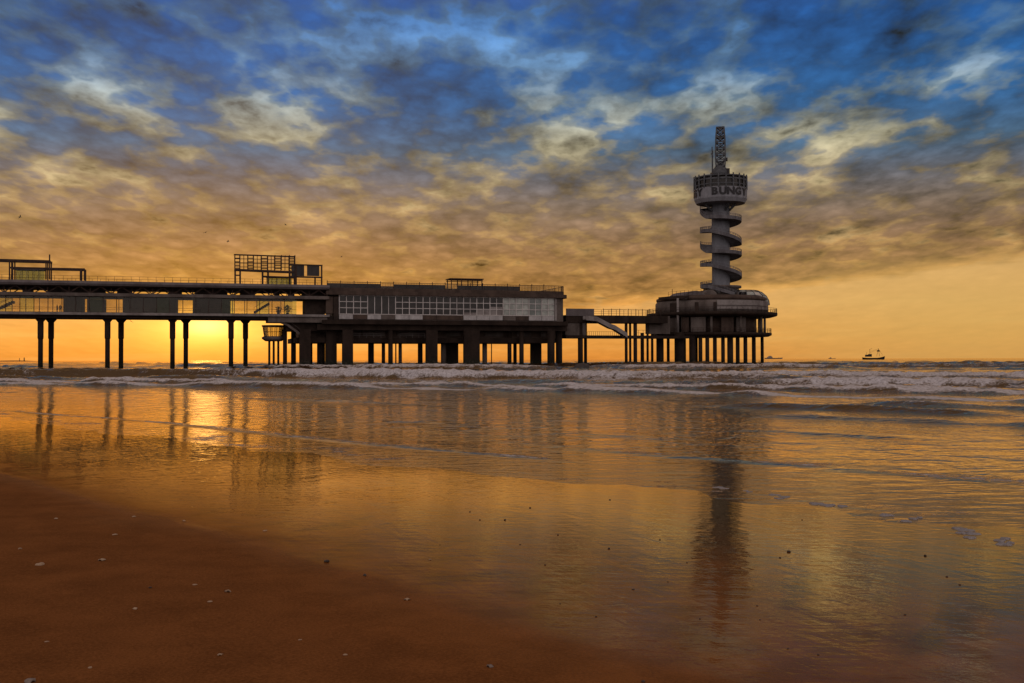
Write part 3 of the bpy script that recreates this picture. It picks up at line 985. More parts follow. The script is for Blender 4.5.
# service end at the left
for k, (a, b, y0, y1, mk) in enumerate([(326, 333, 296.5, 313.5, 'brown_panel'), (333.6, 338.5, 296.5, 320, 'dark'), (326, 332.8, 315.5, 320.5, 'dark')]):
    MB().box(S(a), S(b), .2 - .04 * k, 3, Z(330, y1), Z(330, y0)).build('service_panel', M[mk], pv)
# screen around the roof terrace
zc0 = z_roof1
pts = [(sl + .2, .1), (sr - 3, .1)] + [(sr - 3 + 3.0 * math.sin(PI / 2 * k / 5), 3.1 - 3.0 * math.cos(PI / 2 * k / 5)) for k in range(1, 6)] + [(sr, PD - 1)]
up = MB()
for (a, b), (c, d) in zip(pts[:-1], pts[1:]):
    up.bar((a, b, zc0 + .4), (c, d, zc0 + .4), .2, .8)
up.bar((sl + .2, PD - 1, zc0 + .4), (sr, PD - 1, zc0 + .4), .2, .8)
up.build('upstand', M['brown_panel'], pv)
hs = z_par - zc0
xs = sl + .2
k = 0
while xs < sr - 3.2:
    bw2 = 3.05
    e = min(xs + bw2, sr - 3.0)
    px_est = 326 + (xs - sl) / (sr - sl) * 238
    fr = MB()
    fr.box(xs, xs + .16, .02, .18, zc0 + .8, z_par + .25)
    fr.box(xs + .16, e, .04, .16, z_par - .12, z_par)
    x = xs + .45
    while x < e - .1:
        fr.box(x, x + .05, .07, .13, zc0 + .8, z_par - .12); x += .38
    p_ = fr.build('screen_bay', M['steel'], pv)
    m_ = 'dark_glass' if (px_est < 505 and k not in (4, 9)) else 'glass'
    MB().box(xs + .16, e, .135, .155, zc0 + .8, z_par - .12 - (.22 if m_ == 'dark_glass' else 0)).build('pane', M[m_], p_)
    xs += bw2; k += 1
for (a, b), (c, d) in zip(pts[1:-1], pts[2:]):
    fr = MB(); fr.bar((a, b, z_par - .06), (c, d, z_par - .06), .12)
    n_ = max(2, int(math.hypot(c - a, d - b) / .7))
    for j in range(n_):
        f = j / n_; fr.bar((a + (c - a) * f, b + (d - b) * f, zc0 + .8), (a + (c - a) * f, b + (d - b) * f, z_par), .08)
    fr.build('corner_rail', M['steel'], pv)
fr = MB(); fr.bar((sl, PD - 1, z_par - .06), (sr, PD - 1, z_par - .06), .12)
for j in range(30):
    x = sl + (sr - sl) * j / 30; fr.bar((x, PD - 1, zc0), (x, PD - 1, z_par), .1)
fr.build('rear_rail', M['steel'], pv)
# dark blocks added behind the screen to darken its panes
MB().box(S(334, 9), S(425, 9), 7, 15, zc0 + .002, z_par - .35).build('screen_backing', M['brown_panel'], pv)
MB().box(S(428, 9), S(500, 9), 8, 15, zc0 + .002, z_par - .6).build('screen_backing', M['dark'], pv)
# canopy frame on the roof
cn = MB(); zcn = Z(466, 278.6, 3)
a, b = S(451, 3), S(481.5, 3)
for t in (2.5, 6.5):
    for f in (0, .33, .68, 1): cn.bar((a + (b - a) * f, t, zc0), (a + (b - a) * f, t, zcn), .2)
    cn.bar((a - .3, t, zcn - .5), (b + .3, t, zcn - .5), .16)
cn.box(a - .4, b + .4, 2.2, 6.8, zcn - .22, zcn)
cn.build('canopy', M['steel'], pv)
# under-deck: beams, recessed lower storey, lower slab
bm_ = MB()
for t in (.4, 6, 12, 18, 23):
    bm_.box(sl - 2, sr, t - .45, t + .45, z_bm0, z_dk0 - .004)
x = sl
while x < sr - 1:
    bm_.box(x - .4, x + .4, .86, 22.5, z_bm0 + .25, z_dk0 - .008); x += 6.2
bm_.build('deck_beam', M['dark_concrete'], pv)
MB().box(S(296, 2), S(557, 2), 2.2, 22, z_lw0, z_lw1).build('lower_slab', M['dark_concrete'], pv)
MB().box(S(300, 5), S(556, 5), 5, 20, z_lw1 + .003, z_bm0 + .2).build('lower_wall', M['brown_panel'], pv)
for a, b in [(351, 361), (363, 385), (397, 425), (446, 461), (485, 503), (517, 531), (541, 546)]:
    MB().box(S(a, 4.8), S(b, 4.8), 4.85, 4.997, z_lw1 + .5, z_bm0 - .1).build('lower_panel', M['concrete'], pv)
railing(pv, [(S(352, 2.4), 2.4, z_lw1), (S(381, 2.4), 2.4, z_lw1)], 1.0, 1.6, (1.0, .5), .05, 'pale_concrete')
railing(pv, [(S(400, 2.4), 2.4, z_lw1), (S(425, 2.4), 2.4, z_lw1)], 1.0, 1.6, (1.0, .5), .05, 'pale_concrete')
for p, wpx, t in [(285, 4.2, 3), (293.5, 5, 9), (305, 11, .5), (310, 5, 14), (321, 8, 6), (331, 11, 2.5), (347.5, 10.5, 0), (371, 6, 10), (383.4, 3.6, 6), (390.5, 4.8, .5),
                  (395.8, 1.4, 15), (400.2, 3.6, 9), (420.2, 5, 10), (431.5, 11.5, 0), (443.5, 5.5, 6), (450.5, 15, 11), (471.5, 16, 0), (484.7, 5, 7),
                  (491.5, 1.0, 14), (509.5, 4.2, 3), (515, 3.6, 12), (521.5, 4.6, 1), (535.8, 10.5, 9), (551, 7.5, 0), (559, 6.5, 2)]:
    s_ = S(p, t, 352); hw = wpx * .5 * (W(s_, t).y / FPX)
    if wpx > 9:
        mb = MB().prism([(s_ - hw, t - .6), (s_ + hw, t - .6), (s_ + hw, t + .6), (s_ - hw, t + .6)], SEABED, z_bm0 + .1)
    else:
        mb = MB().lathe([(hw, SEABED), (hw, z_bm0 + .1)], 14, (s_, t))
    mb.build('pile', M['dark_concrete'] if p not in (443.5, 400.2, 484.7) else M['concrete'], pv)
# stair from the bridge down to the lower level
mb = MB()
for t in (.3, 2.0):
    s0, z0 = L(268, 318.0, t); s1, z1 = L(287, 324.5, t); s2, z2 = L(300, 334, t)
    mb.bar((s0, t, z0), (s1, t, z1), .25, .5); mb.bar((s1, t, z1), (s2, t, z2), .25, .5)
    mb.bar((s0, t, z0 + 1.1), (s1, t, z1 + 1.1), .07); mb.bar((s1, t, z1 + 1.1), (s2, t, z2 + 1.1), .07)
for k in range(16):
    f = k / 15; s0, z0 = L(270 + 30 * f, 319 + (5.5 * min(1, f / .57)) + max(0, f - .57) * 22, 1)
    mb.box(s0 - .2, s0 + .2, .43, 1.87, z0 - .05, z0 + .05)
mb.build('staircase', M['concrete'], pv)
MB().box(S(268), S(327), -.5, 7, Z(300, 322.5), zu0 + .9).build('landing', M['concrete'], pv)
MB().box(S(286, 1), S(327, 1), 1, 8, Z(300, 331), Z(300, 322.6)).build('lower_beam', M['dark_concrete'], pv)

# ------------------------------------------------------------------ connecting bridge
cb = thing('footbridge', 'two-level pier footbridge with a diagonal outside staircase between pavilion and tower platform', 'bridge', W(0, 0), ANG)
T0, T1 = 3.0, 9.5
Zc = lambda y, px=610, t=T0: Z(px, y, t)
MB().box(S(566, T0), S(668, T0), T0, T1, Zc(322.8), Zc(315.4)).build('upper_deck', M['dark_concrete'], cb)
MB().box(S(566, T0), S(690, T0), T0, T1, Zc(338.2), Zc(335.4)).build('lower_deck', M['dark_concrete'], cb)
MB().box(S(566, T0), S(586.5, T0), T0 + .4, T1 - 1, Zc(335.3), Zc(322.9)).build('wall', M['concrete'], cb)
MB().box(S(566, T0), S(594, T0), T0 - .2, T0 - .002, Zc(316.2), Zc(309.0)).build('parapet', M['roof_edge'], cb)
railing(cb, [(S(594, T0), T0 + .1, Zc(315.4)), (S(661, T0), T0 + .1, Zc(315.4))], Zc(309.8) - Zc(315.4), 1.95, (1.0, .66, .33), .06)
mbp = MB()
for p in (603.5, 611.5, 619.8, 628.3, 636, 642.5, 649.5, 656):
    x = S(p, T1 - .1); mbp.bar((x, T1 - .1, Zc(315.4)), (x, T1 - .1, Zc(308.6, 610, T1)), .13)
    mbp.bar((x, T1 - .1, Zc(309.4, 610, T1)), (x + 2, T1 - .1, Zc(309.4, 610, T1)), .06)
mbp.build('rear_railing', M['steel'], cb)
railing(cb, [(S(588, T0), T0 + .1, Zc(335.4)), (S(626, T0), T0 + .1, Zc(335.4))], Zc(331.6) - Zc(335.4), .5, (1.0,), .05)
railing(cb, [(S(634, T0), T0 + .1, Zc(335.4)), (S(648, T0), T0 + .1, Zc(335.4))], Zc(330.0) - Zc(335.4), 1.5, (1.0, .5), .05)
# staircase, two flights with a landing, solid parapets
stp = [(584, 318.5), (595, 319.5), (608.5, 326.6), (613, 328.0), (625.5, 336)]
for tt in (T0 - 2.4, T0 - .35):
    mb = MB()
    for a, b in zip(stp[:-1], stp[1:]):
        s0, z0 = L(*a, T0 - 1); s1, z1 = L(*b, T0 - 1)
        mb.add([(s0, tt, z0 - .45), (s1, tt, z1 - .45), (s1, tt, z1 + .65), (s0, tt, z0 + .65), (s0, tt + .15, z0 - .45), (s1, tt + .15, z1 - .45), (s1, tt + .15, z1 + .65), (s0, tt + .15, z0 + .65)],
               [(0, 1, 2, 3), (7, 6, 5, 4), (3, 2, 6, 7), (0, 4, 5, 1), (0, 3, 7, 4), (1, 5, 6, 2)])
    mb.build('stair_parapet', M['pale_concrete'], cb)
mb = MB()
for a, b in zip(stp[:-1], stp[1:]):
    s0, z0 = L(*a, T0 - 1); s1, z1 = L(*b, T0 - 1)
    n_ = max(1, int((s1 - s0) / .3))
    for k in range(n_):
        z = z0 + (z1 - z0) * (k + .5) / n_ - .3
        mb.box(s0 + (s1 - s0) * k / n_, s0 + (s1 - s0) * (k + 1) / n_, T0 - 2.24, T0 - .36, z - .1, z + .1 + .001 * (k % 2))
mb.build('steps', M['concrete'], cb)
zb_ = Zc(322.8)
for p, w_, t in [(580.4, 5.2, T0 + .9), (585.5, 3.2, T1 - 1), (626.2, 3.0, T0 + .8), (630.2, 2.4, 7), (635.3, 3.8, T0 + .9)]:
    s_ = S(p, t, 350); hw = w_ * .5 * W(s_, t).y / FPX
    MB().lathe([(hw, SEABED), (hw, zb_ - .002)], 14, (s_, t)).build('pile', M['dark_concrete'], cb)

# ------------------------------------------------------------------ tower platform
PCX, PT = 711.5, 0.0
pc_s = S(PCX, 16.0)
ph = 16.0
pf = thing('tower_platform', 'round two-deck pier platform on a forest of piles carrying the lookout tower', 'platform', W(pc_s, ph), ANG)
dC = W(pc_s, ph).length
mpp = W(pc_s, ph).y / FPX
Zp = lambda y, px=711: CAM_Z + (359.2 - y) * mpp
Rp = lambda px_half: px_half * mpp
def ring(name, prof, mat, n=48, parent=None, c=(0, 0)):
    return MB().lathe(prof, n, c).build(name, mat, parent or pf)
R_up, R_lo = Rp(64.3), Rp(58.7)
ring('upper_deck', [(R_up - 1.6, Zp(318.6)), (R_up - .2, Zp(317.2)), (R_up, Zp(316.4)), (R_up, Zp(314.2))], M['dark_concrete'])
ring('lower_deck', [(R_lo - .8, Zp(337.4)), (R_lo, Zp(336)), (R_lo, Zp(333.8))], M['dark_concrete'])
ring('core_wall', [(Rp(44), Zp(333.7)), (Rp(44), Zp(318.7))], M['brown_panel'])
# pale wall facets on the left of the lower storey
def facet(a0, a1, r, z0, z1, mat, name, th=.15):
    n_ = max(2, int((a1 - a0) / R(5)))
    mb = MB()
    for k in range(n_):
        p = a0 + (a1 - a0) * k / n_; q = a0 + (a1 - a0) * (k + 1) / n_
        vs = []
        for rr in (r, r + th):
            for aa in (p, q):
                for z in (z0, z1): vs.append((rr * math.cos(aa), rr * math.sin(aa), z))
        mb.add(vs, [(4, 6, 7, 5), (0, 1, 3, 2), (0, 4, 5, 1), (2, 3, 7, 6), (1, 5, 7, 3), (0, 2, 6, 4)])
    return mb.build(name, M[mat], pf)
AX = -PI / 2 - ANG + math.atan2(W(pc_s, ph).x, W(pc_s, ph).y) * -1   # local direction towards the camera
def apx(px, r):
    """local angle of the point on the facing side of radius r seen at picture column px"""
    x = max(-.98, min(.98, (px - PCX) * mpp / r))
    return AX + math.asin(x)
r_ = Rp(57)
for a, b, mk in [(655, 664, 'concrete'), (664.6, 680, 'concrete'), (683, 690, 'brown_panel'), (692, 706, 'concrete'), (722, 735, 'brown_panel'), (738, 748, 'concrete')]:
    facet(apx(a, r_), apx(b, r_), Rp(50) if a > 700 else r_ - .3, Zp(333.2), Zp(319.2), mk, 'wall_facet')
MB().box(S(649.5, 6) - pc_s, S(670, 6) - pc_s, 6 - ph, 8.5 - ph, Zp(335.3), Zp(318.5)).build('entrance_block', M['concrete'], pf)
# columns between decks
for a in (-75, -52, -30, 0, 30, 60, 68, 120, 160, 200):
    aa = AX + R(a)
    MB().lathe([(.32, Zp(333.75)), (.32, Zp(318.2))], 12, (Rp(55) * math.cos(aa), Rp(55) * math.sin(aa))).build('column', M['concrete'], pf)
aa = apx(681, Rp(60))
MB().lathe([(.3, Zp(333.7)), (.3, Zp(301))], 10, (Rp(62) * math.cos(aa), Rp(62) * math.sin(aa))).build('column', M['pale_concrete'], pf)
def ring_rail(r, z, h, name='railing', n=72, a0=0, a1=2 * PI):
    pts_ = [(r * math.cos(a0 + (a1 - a0) * k / n), r * math.sin(a0 + (a1 - a0) * k / n), z) for k in range(n + 1)]
    return railing(pf, pts_, h, 3.0, (1.0, .55), .05, 'steel', name)
ring_rail(R_up - .15, Zp(314.2), 1.15)
ring_rail(R_lo - .15, Zp(333.8), 1.15)
# upper storey: curved wall band, roofs, glass dome
ring('upper_wall', [(Rp(55.5), Zp(314.1)), (Rp(55.5), Zp(304.5)), (Rp(54), Zp(302.6))], M['concrete'])
facet(apx(717, Rp(56)), apx(766, Rp(56)), Rp(55.6), Zp(311.8), Zp(303.2), 'pale_concrete', 'wall_facet', .18)
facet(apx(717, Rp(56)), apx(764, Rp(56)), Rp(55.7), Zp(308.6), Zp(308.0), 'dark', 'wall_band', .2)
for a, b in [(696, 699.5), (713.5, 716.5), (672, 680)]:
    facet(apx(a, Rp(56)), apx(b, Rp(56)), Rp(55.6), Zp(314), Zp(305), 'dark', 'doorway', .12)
ring('roof', [(Rp(53), Zp(302.7)), (Rp(54.6), Zp(301.8)), (Rp(54.6), Zp(299.6)), (Rp(50), Zp(297.6)), (Rp(30), Zp(296.4))], M['brown_panel'])
# left terrace with railing
facet(apx(660, Rp(60)), apx(690, Rp(60)), Rp(57.6), Zp(301.2), Zp(298.6), 'dark', 'terrace_edge', .5)
railing(pf, [(-Rp(54) , -4, Zp(299)), (-Rp(44), -8, Zp(298)), (-Rp(30), -10, Zp(297.4))], 1.3, 1.2)
MB().bar((-Rp(48), -3, Zp(299)), (-Rp(48), -3, Zp(290.8)), .12).build('mast', M['steel'], pf)
def slope_roof(px0, px1, y0, y1, t0, t1, mk, name='roof_light'):
    cxp = (px0 + px1) / 2
    x0, x1 = (px0 - PCX) * mpp, (px1 - PCX) * mpp
    z0, z1 = Zp(y0), Zp(y1)
    prof_ = []
    n_ = 10
    mb = MB(); vs = []
    for tt in (t0, t1):
        vs.append((x0, tt, z0 - .8))
        for k in range(n_ + 1):
            f = k / n_
            vs.append((x0 + (x1 - x0) * f, tt, z0 + (z1 - z0) * math.sin(PI * f) ** .7))
        vs.append((x1, tt, z0 - .8))
    m_ = n_ + 3
    mb.add(vs, [tuple(range(m_)), tuple(reversed(range(m_, 2 * m_)))] + [(i, (i + 1) % m_, m_ + (i + 1) % m_, m_ + i) for i in range(m_)])
    return mb.build(name, M[mk], pf)
slope_roof(666, 693, 300, 293.2, -8, 2, 'roof_edge')
slope_roof(693, 707, 297, 291.3, -6, 3, 'concrete')
slope_roof(738, 757, 299.5, 291.4, -7, 4, 'brown_panel')
MB().box(Rp(-47), Rp(-20), -9, 2, Zp(302), Zp(299.4)).build('roof_light', M['concrete'], pf)
# glass dome on the right
dm = MB(); pn = []
RL = Vector((math.cos(AX + PI / 2), math.sin(AX + PI / 2)))
dcx, dcy = RL * ((743.8 - PCX) * mpp)
n_ = 16
rr0 = Rp(24.8)
for j in range(5):
    for i in range(n_):
        a0, a1 = -PI + 2 * PI * i / n_, -PI + 2 * PI * (i + 1) / n_
        e0, e1 = PI / 2 * j / 5, PI / 2 * (j + 1) / 5
        hz = Zp(290.6) - Zp(306)
        def pt(a, e): return (dcx + rr0 * max(0.0, math.cos(e)) ** .62 * math.cos(a), dcy + rr0 * max(0.0, math.cos(e)) ** .62 * math.sin(a), Zp(306) + hz * math.sin(e))
        dm.bar(pt(a0, e0), pt(a0, e1), .14)
        if j: dm.bar(pt(a0, e0), pt(a1, e0), .1)
        pn.append((pt(a0, e0), pt(a1, e0), pt(a1, e1), pt(a0, e1)))
dome = dm.build('dome', M['grey_steel'], pf)
pm = MB()
for q_ in pn: pm.add(q_, [(0, 1, 2, 3)])
pm.build('pane', M['pale_glass'], dome)
# rotunda at the foot of the tower
TCX = 721.2
tpos = W(pc_s, ph) + Vector(((TCX - PCX) * mpp * math.cos(.19), (TCX - PCX) * mpp * -math.sin(.19), 0))
lt = Matrix.Rotation(-ANG, 3, 'Z') @ (tpos - W(pc_s, ph))
tc2 = (lt.x, lt.y)
ring('rotunda', [(Rp(17.5), Zp(297)), (Rp(17.5), Zp(289.2)), (Rp(20), Zp(288.6)), (Rp(20), Zp(286.6)), (Rp(12), Zp(286.2))], M['concrete'], 32, None, tc2)
for k in range(14):
    a = 2 * PI * k / 14
    c, s_ = math.cos(a), math.sin(a); r2 = Rp(17.5)
    vs = []
    for rr in (r2 - .02, r2 + .06):
        for da in (-.13, .13):
            for z in (Zp(294.5), Zp(290)): vs.append((tc2[0] + rr * math.cos(a + da), tc2[1] + rr * math.sin(a + da), z))
    MB().add(vs, [(4, 6, 7, 5), (0, 1, 3, 2), (0, 4, 5, 1), (2, 3, 7, 6), (1, 5, 7, 3), (0, 2, 6, 4)]).build('rotunda_window', M['dark_glass'], pf)
# piles
for p, w_, t in [(642.3, 3.6, -2), (647.6, 2.4, 2), (652.2, 2.6, 0), (660, 7.4, -7), (668.2, 3, 3), (679.5, 10, -9), (684, 4, 2), (692.5, 6.8, -10), (696.6, 2.4, 4), (700.4, 4, -11),
                 (707.3, 4, -12), (714.9, 4, -12), (723, 3.8, -12), (730.2, 6, -12), (737.7, 4, -11.5), (745.4, 4, -11), (753.8, 4, -9), (762.2, 3.2, -4)]:
    s_ = S(p, ph + t, 350) - pc_s; hw = w_ * .5 * W(pc_s + s_, ph + t).y / FPX
    inside = math.hypot(s_, t) < R_lo - .5
    MB().lathe([(hw, SEABED), (hw, Zp(337.4) + (.3 if inside else 1.0))], 14, (s_, t)).build('pile', M['dark_concrete'], pf)

# ------------------------------------------------------------------ lookout tower
face = math.atan2(tpos.x, tpos.y)
tw = thing('lookout_tower', 'tall grey lookout tower with spiral outside stairs and a round lettered cabin', 'tower', (tpos.x, tpos.y, Zp(297)), -face)
mt = math.hypot(tpos.x, tpos.y) * math.cos(0) / FPX * (tpos.y / math.hypot(tpos.x, tpos.y))
zt0 = Zp(297)
Zt = lambda y: CAM_Z + (359.0 - y) * mt - zt0
rs = 8.9 * mt
MB().lathe([(rs * 1.03, 0), (rs, 3), (rs, Zt(203))], 32).build('shaft', M['tower_paint'], tw)
# spiral stairs: alternate steep and level stretches, local angle: 180 deg = left, 270 = towards the viewer
keys = [(180, 208.6), (225, 217.0), (360, 219.0), (540, 229.8), (595, 230.6), (720, 242.2), (900, 243.4), (945, 251.0), (1080, 253.0), (1260, 263.6), (1315, 264.6), (1440, 275.4),
        (1620, 285.0), (1675, 286.2), (1770, 296)]
keys = [(90, 203.5)] + keys
def yat(a):
    for (a0, y0), (a1, y1) in zip(keys[:-1], keys[1:]):
        if a0 <= a <= a1:
            f = (a - a0) / (a1 - a0); return y0 + (y1 - y0) * f
    return keys[-1][1]
ro, ri = 20.6 * mt, rs + .03
na = [a for a in range(90, 1771, 9)]
slab = MB(); par = MB()
for a, b in zip(na[:-1], na[1:]):
    for mbx, r0, r1, zl, zh in ((slab, ri, ro - .16, -.80, -.42), (par, ro - .15, ro, -.80, .14)):
        vs = []
        for aa in (a, b):
            c, s_ = math.cos(R(aa)), math.sin(R(aa)); z = Zt(yat(aa))
            vs += [(r0 * c, r0 * s_, z + zl), (r1 * c, r1 * s_, z + zl), (r1 * c, r1 * s_, z + zh), (r0 * c, r0 * s_, z + zh)]
        mbx.add(vs, [(0, 1, 5, 4), (1, 2, 6, 5), (2, 3, 7, 6), (3, 0, 4, 7)] + ([(0, 1, 2, 3)] if a == na[0] else []) + ([(4, 5, 6, 7)] if b == na[-1] else []))
slab.build('stair_ramp', M['stair'], tw)
par.build('stair_parapet', M['stair'], tw)
rail = MB()
for k_, (a, b) in enumerate(zip(na[:-1], na[1:])):
    p_, q_ = [((ro - .07) * math.cos(R(x_)), (ro - .07) * math.sin(R(x_)), Zt(yat(x_))) for x_ in (a, b)]
    for dz_ in (.45, .72): rail.bar((p_[0], p_[1], p_[2] + dz_), (q_[0], q_[1], q_[2] + dz_), .09)
    rail.bar((p_[0], p_[1], p_[2] + .2), (p_[0], p_[1], p_[2] + .72), .08)
rail.build('stair_railing', M['stair'], tw)
# cabin
NS = 20
rc_ = 26.0 * mt
a_off = PI / NS
MB().lathe([(9.5 * mt, Zt(205)), (24 * mt, Zt(203.8)), (rc_, Zt(200.0)), (rc_ * 1.01, Zt(189.6)), (rc_ * .93, Zt(189.2))], 40, smooth=False).build('sign_drum', M['drum'], tw)
MB().lathe([(rc_ * .90, Zt(189.2)), (rc_ * .90, Zt(179.2))], 40).build('cabin_core', M['dark'], tw)
MB().lathe([(rc_ * .88, Zt(179.2)), (rc_ * .99, Zt(179.0)), (rc_ * .99, Zt(177.6)), (rc_ * .5, Zt(176.4)), (rc_ * .42, Zt(176.2))], 40).build('cabin_roof', M['grey_steel'], tw)
for k in range(22):
    a = 2 * PI * k / 22 + .07; a2 = 2 * PI * (k + 1) / 22 + .07
    fr = MB(); r1 = rc_ * 1.0
    c, s_ = math.cos(a), math.sin(a)
    fr.bar((r1 * c, r1 * s_, Zt(190.4)), (r1 * c, r1 * s_, Zt(176.2)), .36)
    A_ = (r1 * .98 * c, r1 * .98 * s_); B_ = (r1 * .98 * math.cos(a2), r1 * .98 * math.sin(a2))
    fr.bar((*A_, Zt(181.3)), (*B_, Zt(181.3)), .2, .45)
    fr.bar((*A_, Zt(186.3)), (*B_, Zt(186.3)), .14, .3)
    w_ = fr.build('window', M['grey_steel'], tw)
    q0 = (r1 * .96 * c, r1 * .96 * s_); q1 = (r1 * .96 * math.cos(a2), r1 * .96 * math.sin(a2))
    g = MB(); g.bar((*q0, (Zt(181.3) + Zt(189.4)) / 2), (*q1, (Zt(181.3) + Zt(189.4)) / 2), .04, Zt(181.4) - Zt(189.4))
    g.build('pane', M['dark_glass'], w_)
# lettering wrapped round the drum
def glyph(ch, h):
    cu = bpy.data.curves.new('glyph', 'FONT'); cu.body = ch; cu.size = 1.0; cu.extrude = 0; cu.offset = 0.05; cu.resolution_u = 4
    o = bpy.data.objects.new('glyph', cu); COL.objects.link(o)
    dg = bpy.context.evaluated_depsgraph_get()
    me = o.evaluated_get(dg).to_mesh()
    vs = [v.co.copy() for v in me.vertices]; fs = [tuple(p.vertices) for p in me.polygons]
    o.evaluated_get(dg).to_mesh_clear()
    bpy.data.objects.remove(o); bpy.data.curves.remove(cu)
    x0, x1 = min(v.x for v in vs), max(v.x for v in vs); y0, y1 = min(v.y for v in vs), max(v.y for v in vs)
    k = h / (y1 - y0)
    return [((v.x - (x0 + x1) / 2) * k * 1.12, (v.y - y0) * k) for v in vs], fs
hl = Zt(190.4) - Zt(197.9)
for ch, dg_ in [('B', -12), ('U', 5), ('N', 22.5), ('G', 41), ('Y', 60), ('Y', -50), ('G', -69), ('N', -87)]:
    vs, fs = glyph(ch, hl)
    out_, nb_ = [], len(vs)
    for dr in (.01, .10):
        for x, z in vs:
            a = R(dg_ - 90) + x / rc_
            rr = rc_ * 1.012 + dr
            out_.append((rr * math.cos(a), rr * math.sin(a), Zt(197.9) + z))
    MB().add(out_, [tuple(reversed(f)) for f in fs] + [tuple(i + nb_ for i in f) for f in fs]).build('letter', M['letter'], tw)
# struts under the cabin
for a in (-20, 200, 300):
    aa = R(a); MB().bar((rs * math.cos(aa), rs * math.sin(aa), Zt(211)), (16 * mt * math.cos(aa), 16 * mt * math.sin(aa), Zt(204.5)), .5).build('strut', M['grey_steel'], tw)


# crane on the cabin roof
zcr = zt0 + Zt(176.2)
cr = thing('jump_crane', 'blue-grey lattice crane standing on the roof of the lookout tower', 'crane', (tpos.x, tpos.y, zcr), -face)
Zk = lambda y: CAM_Z + (359.0 - y) * mt - zcr
mb = MB()
secs = [(166, 4.2), (160, 4.7), (154, 4.7), (148, 4.6), (142, 4.5), (136.3, 4.3), (131.5, 3.9), (127, 3.6)]
xo = 0.2 * mt
for k, (y, hw) in enumerate(secs):
    h_ = hw * mt; z = Zk(y)
    cs = [(xo - h_, -h_), (xo + h_, -h_), (xo + h_, h_), (xo - h_, h_)]
    for i in range(4): mb.bar((*cs[i], z), (*cs[(i + 1) % 4], z), .24)
    if k:
        for i in range(4):
            mb.bar((*pc[i], pz), (*cs[i], z), .38)
            j = (i + k) % 4 if k % 2 else i
            mb.bar((*pc[i], pz), (*cs[(i + 1) % 4], z), .22); mb.bar((*pc[(i + 1) % 4], pz), (*cs[i], z), .22)
    pc, pz = cs, z
mb.build('lattice_mast', M['grey_steel'], cr)
mb = MB()
mb.box(xo - 4.5 * mt, xo + 4.5 * mt, -1, 1, Zk(138), Zk(136.2)).box(xo - 4 * mt, xo + 4 * mt, -.9, .9, Zk(128), Zk(126.6)).box(xo - 3.2 * mt, xo + 3.4 * mt, -.8, .8, Zk(165.5), Zk(161))
mb.build('jib_block', M['grey_steel'], cr)
mb = MB()
mb.lathe([(8.8 * mt, 0), (8.5 * mt, Zk(171)), (5.5 * mt, Zk(167)), (4 * mt, Zk(164.5))], 14, (-.2 * mt, 0))
mb.build('slewing_base', M['grey_steel'], cr)
MB().box(5 * mt, 9.2 * mt, -1.4, .6, Zk(177), Zk(169)).build('machine_box', M['sign_dark'], cr)
MB().box(5.0 * mt, 7.2 * mt, -1, .2, Zk(161), Zk(158)).build('winch', M['sign_dark'], cr)
mb = MB(); mb.bar((-8 * mt, 0, 0), (-8 * mt, 0, Zk(146)), .28); mb.bar((-7.2 * mt, 0, Zk(156)), (-9 * mt, 0, Zk(152.5)), .24)
for k in range(8): mb.bar((-8 * mt, 0, Zk(174 - k * 3.3)), (-7.2 * mt, 0, Zk(174 - k * 3.3)), .1)
mb.bar((-7.3 * mt, 0, 0), (-7.3 * mt, 0, Zk(150)), .12)
mb.build('pole', M['grey_steel'], cr)

# ------------------------------------------------------------------ boats, far shore, birds
def at_sea(px, Y):
    d = ray(px, 359); k = Y / d.y
    return Vector((d.x * k, Y, 0))


BY = 1700.0
bpos = at_sea(873.5, BY); bs = BY / FPX
tr_ = thing('fishing_trawler', 'dark fishing trawler with wheelhouse and raised booms on the horizon', 'boat', (bpos.x, bpos.y, 0), -math.atan2(bpos.x, bpos.y))
def hull(l, hf, hm, ha, beam):
    n_ = 12; vs = []
    for k in range(n_ + 1):
        f = k / n_; x = (f - .5) * l
        hgt = hm + (hf - hm) * max(0, (f - .65) / .35) ** 1.6 + (ha - hm) * max(0, (.25 - f) / .25)
        b_ = beam * (1 - max(0, (f - .6) / .4) ** 2.2) * (.8 + .2 * min(1, f / .2))
        rake = (f - .5) * .06 * l
        vs += [(x, -b_ * .3, -1.2), (x + rake, -b_, hgt), (x + rake, b_, hgt), (x, b_ * .3, -1.2)]
    fs = []
    for k in range(n_):
        o = k * 4
        for i in range(4): fs.append((o + i, o + (i + 1) % 4, o + 4 + (i + 1) % 4, o + 4 + i))
    fs += [(0, 1, 2, 3), (n_ * 4 + 3, n_ * 4 + 2, n_ * 4 + 1, n_ * 4)]
    return MB().add(vs, fs)
q = lambda dx_, y: ((dx_) * bs, 0, CAM_Z + (358.0 - y) * bs)
hull(20.5 * bs, 3.4 * bs, 1.7 * bs, 2.2 * bs, 2.2 * bs).build('hull', M['hull'], tr_)
z_ = lambda y: CAM_Z + (358.0 - y) * bs
MB().box(-8 * bs, -4.5 * bs, -1.5 * bs, 1.5 * bs, z_(356.3), z_(354.2)).box(-5 * bs, -1.5 * bs, -1.2 * bs, 1.2 * bs, z_(356.3), z_(353.6)).build('wheelhouse', M['hull'], tr_)
mb = MB()
mb.bar(q(-3.5, 354), q(-3.5, 348.6), .45).bar(q(-3.5, 349), q(-1, 347.8), .3).bar(q(-6.5, 354), q(-6.5, 351.5), .35).bar(q(5.8, 356), q(4.6, 347.8), .45).bar(q(3.0, 356), q(4.6, 349), .4)
mb.bar(q(4.6, 348.5), q(-3.5, 351), .22).bar(q(8.8, 355), q(4.6, 348.2), .25).bar(q(-3.4, 352.5), q(2.8, 349.5), .25)
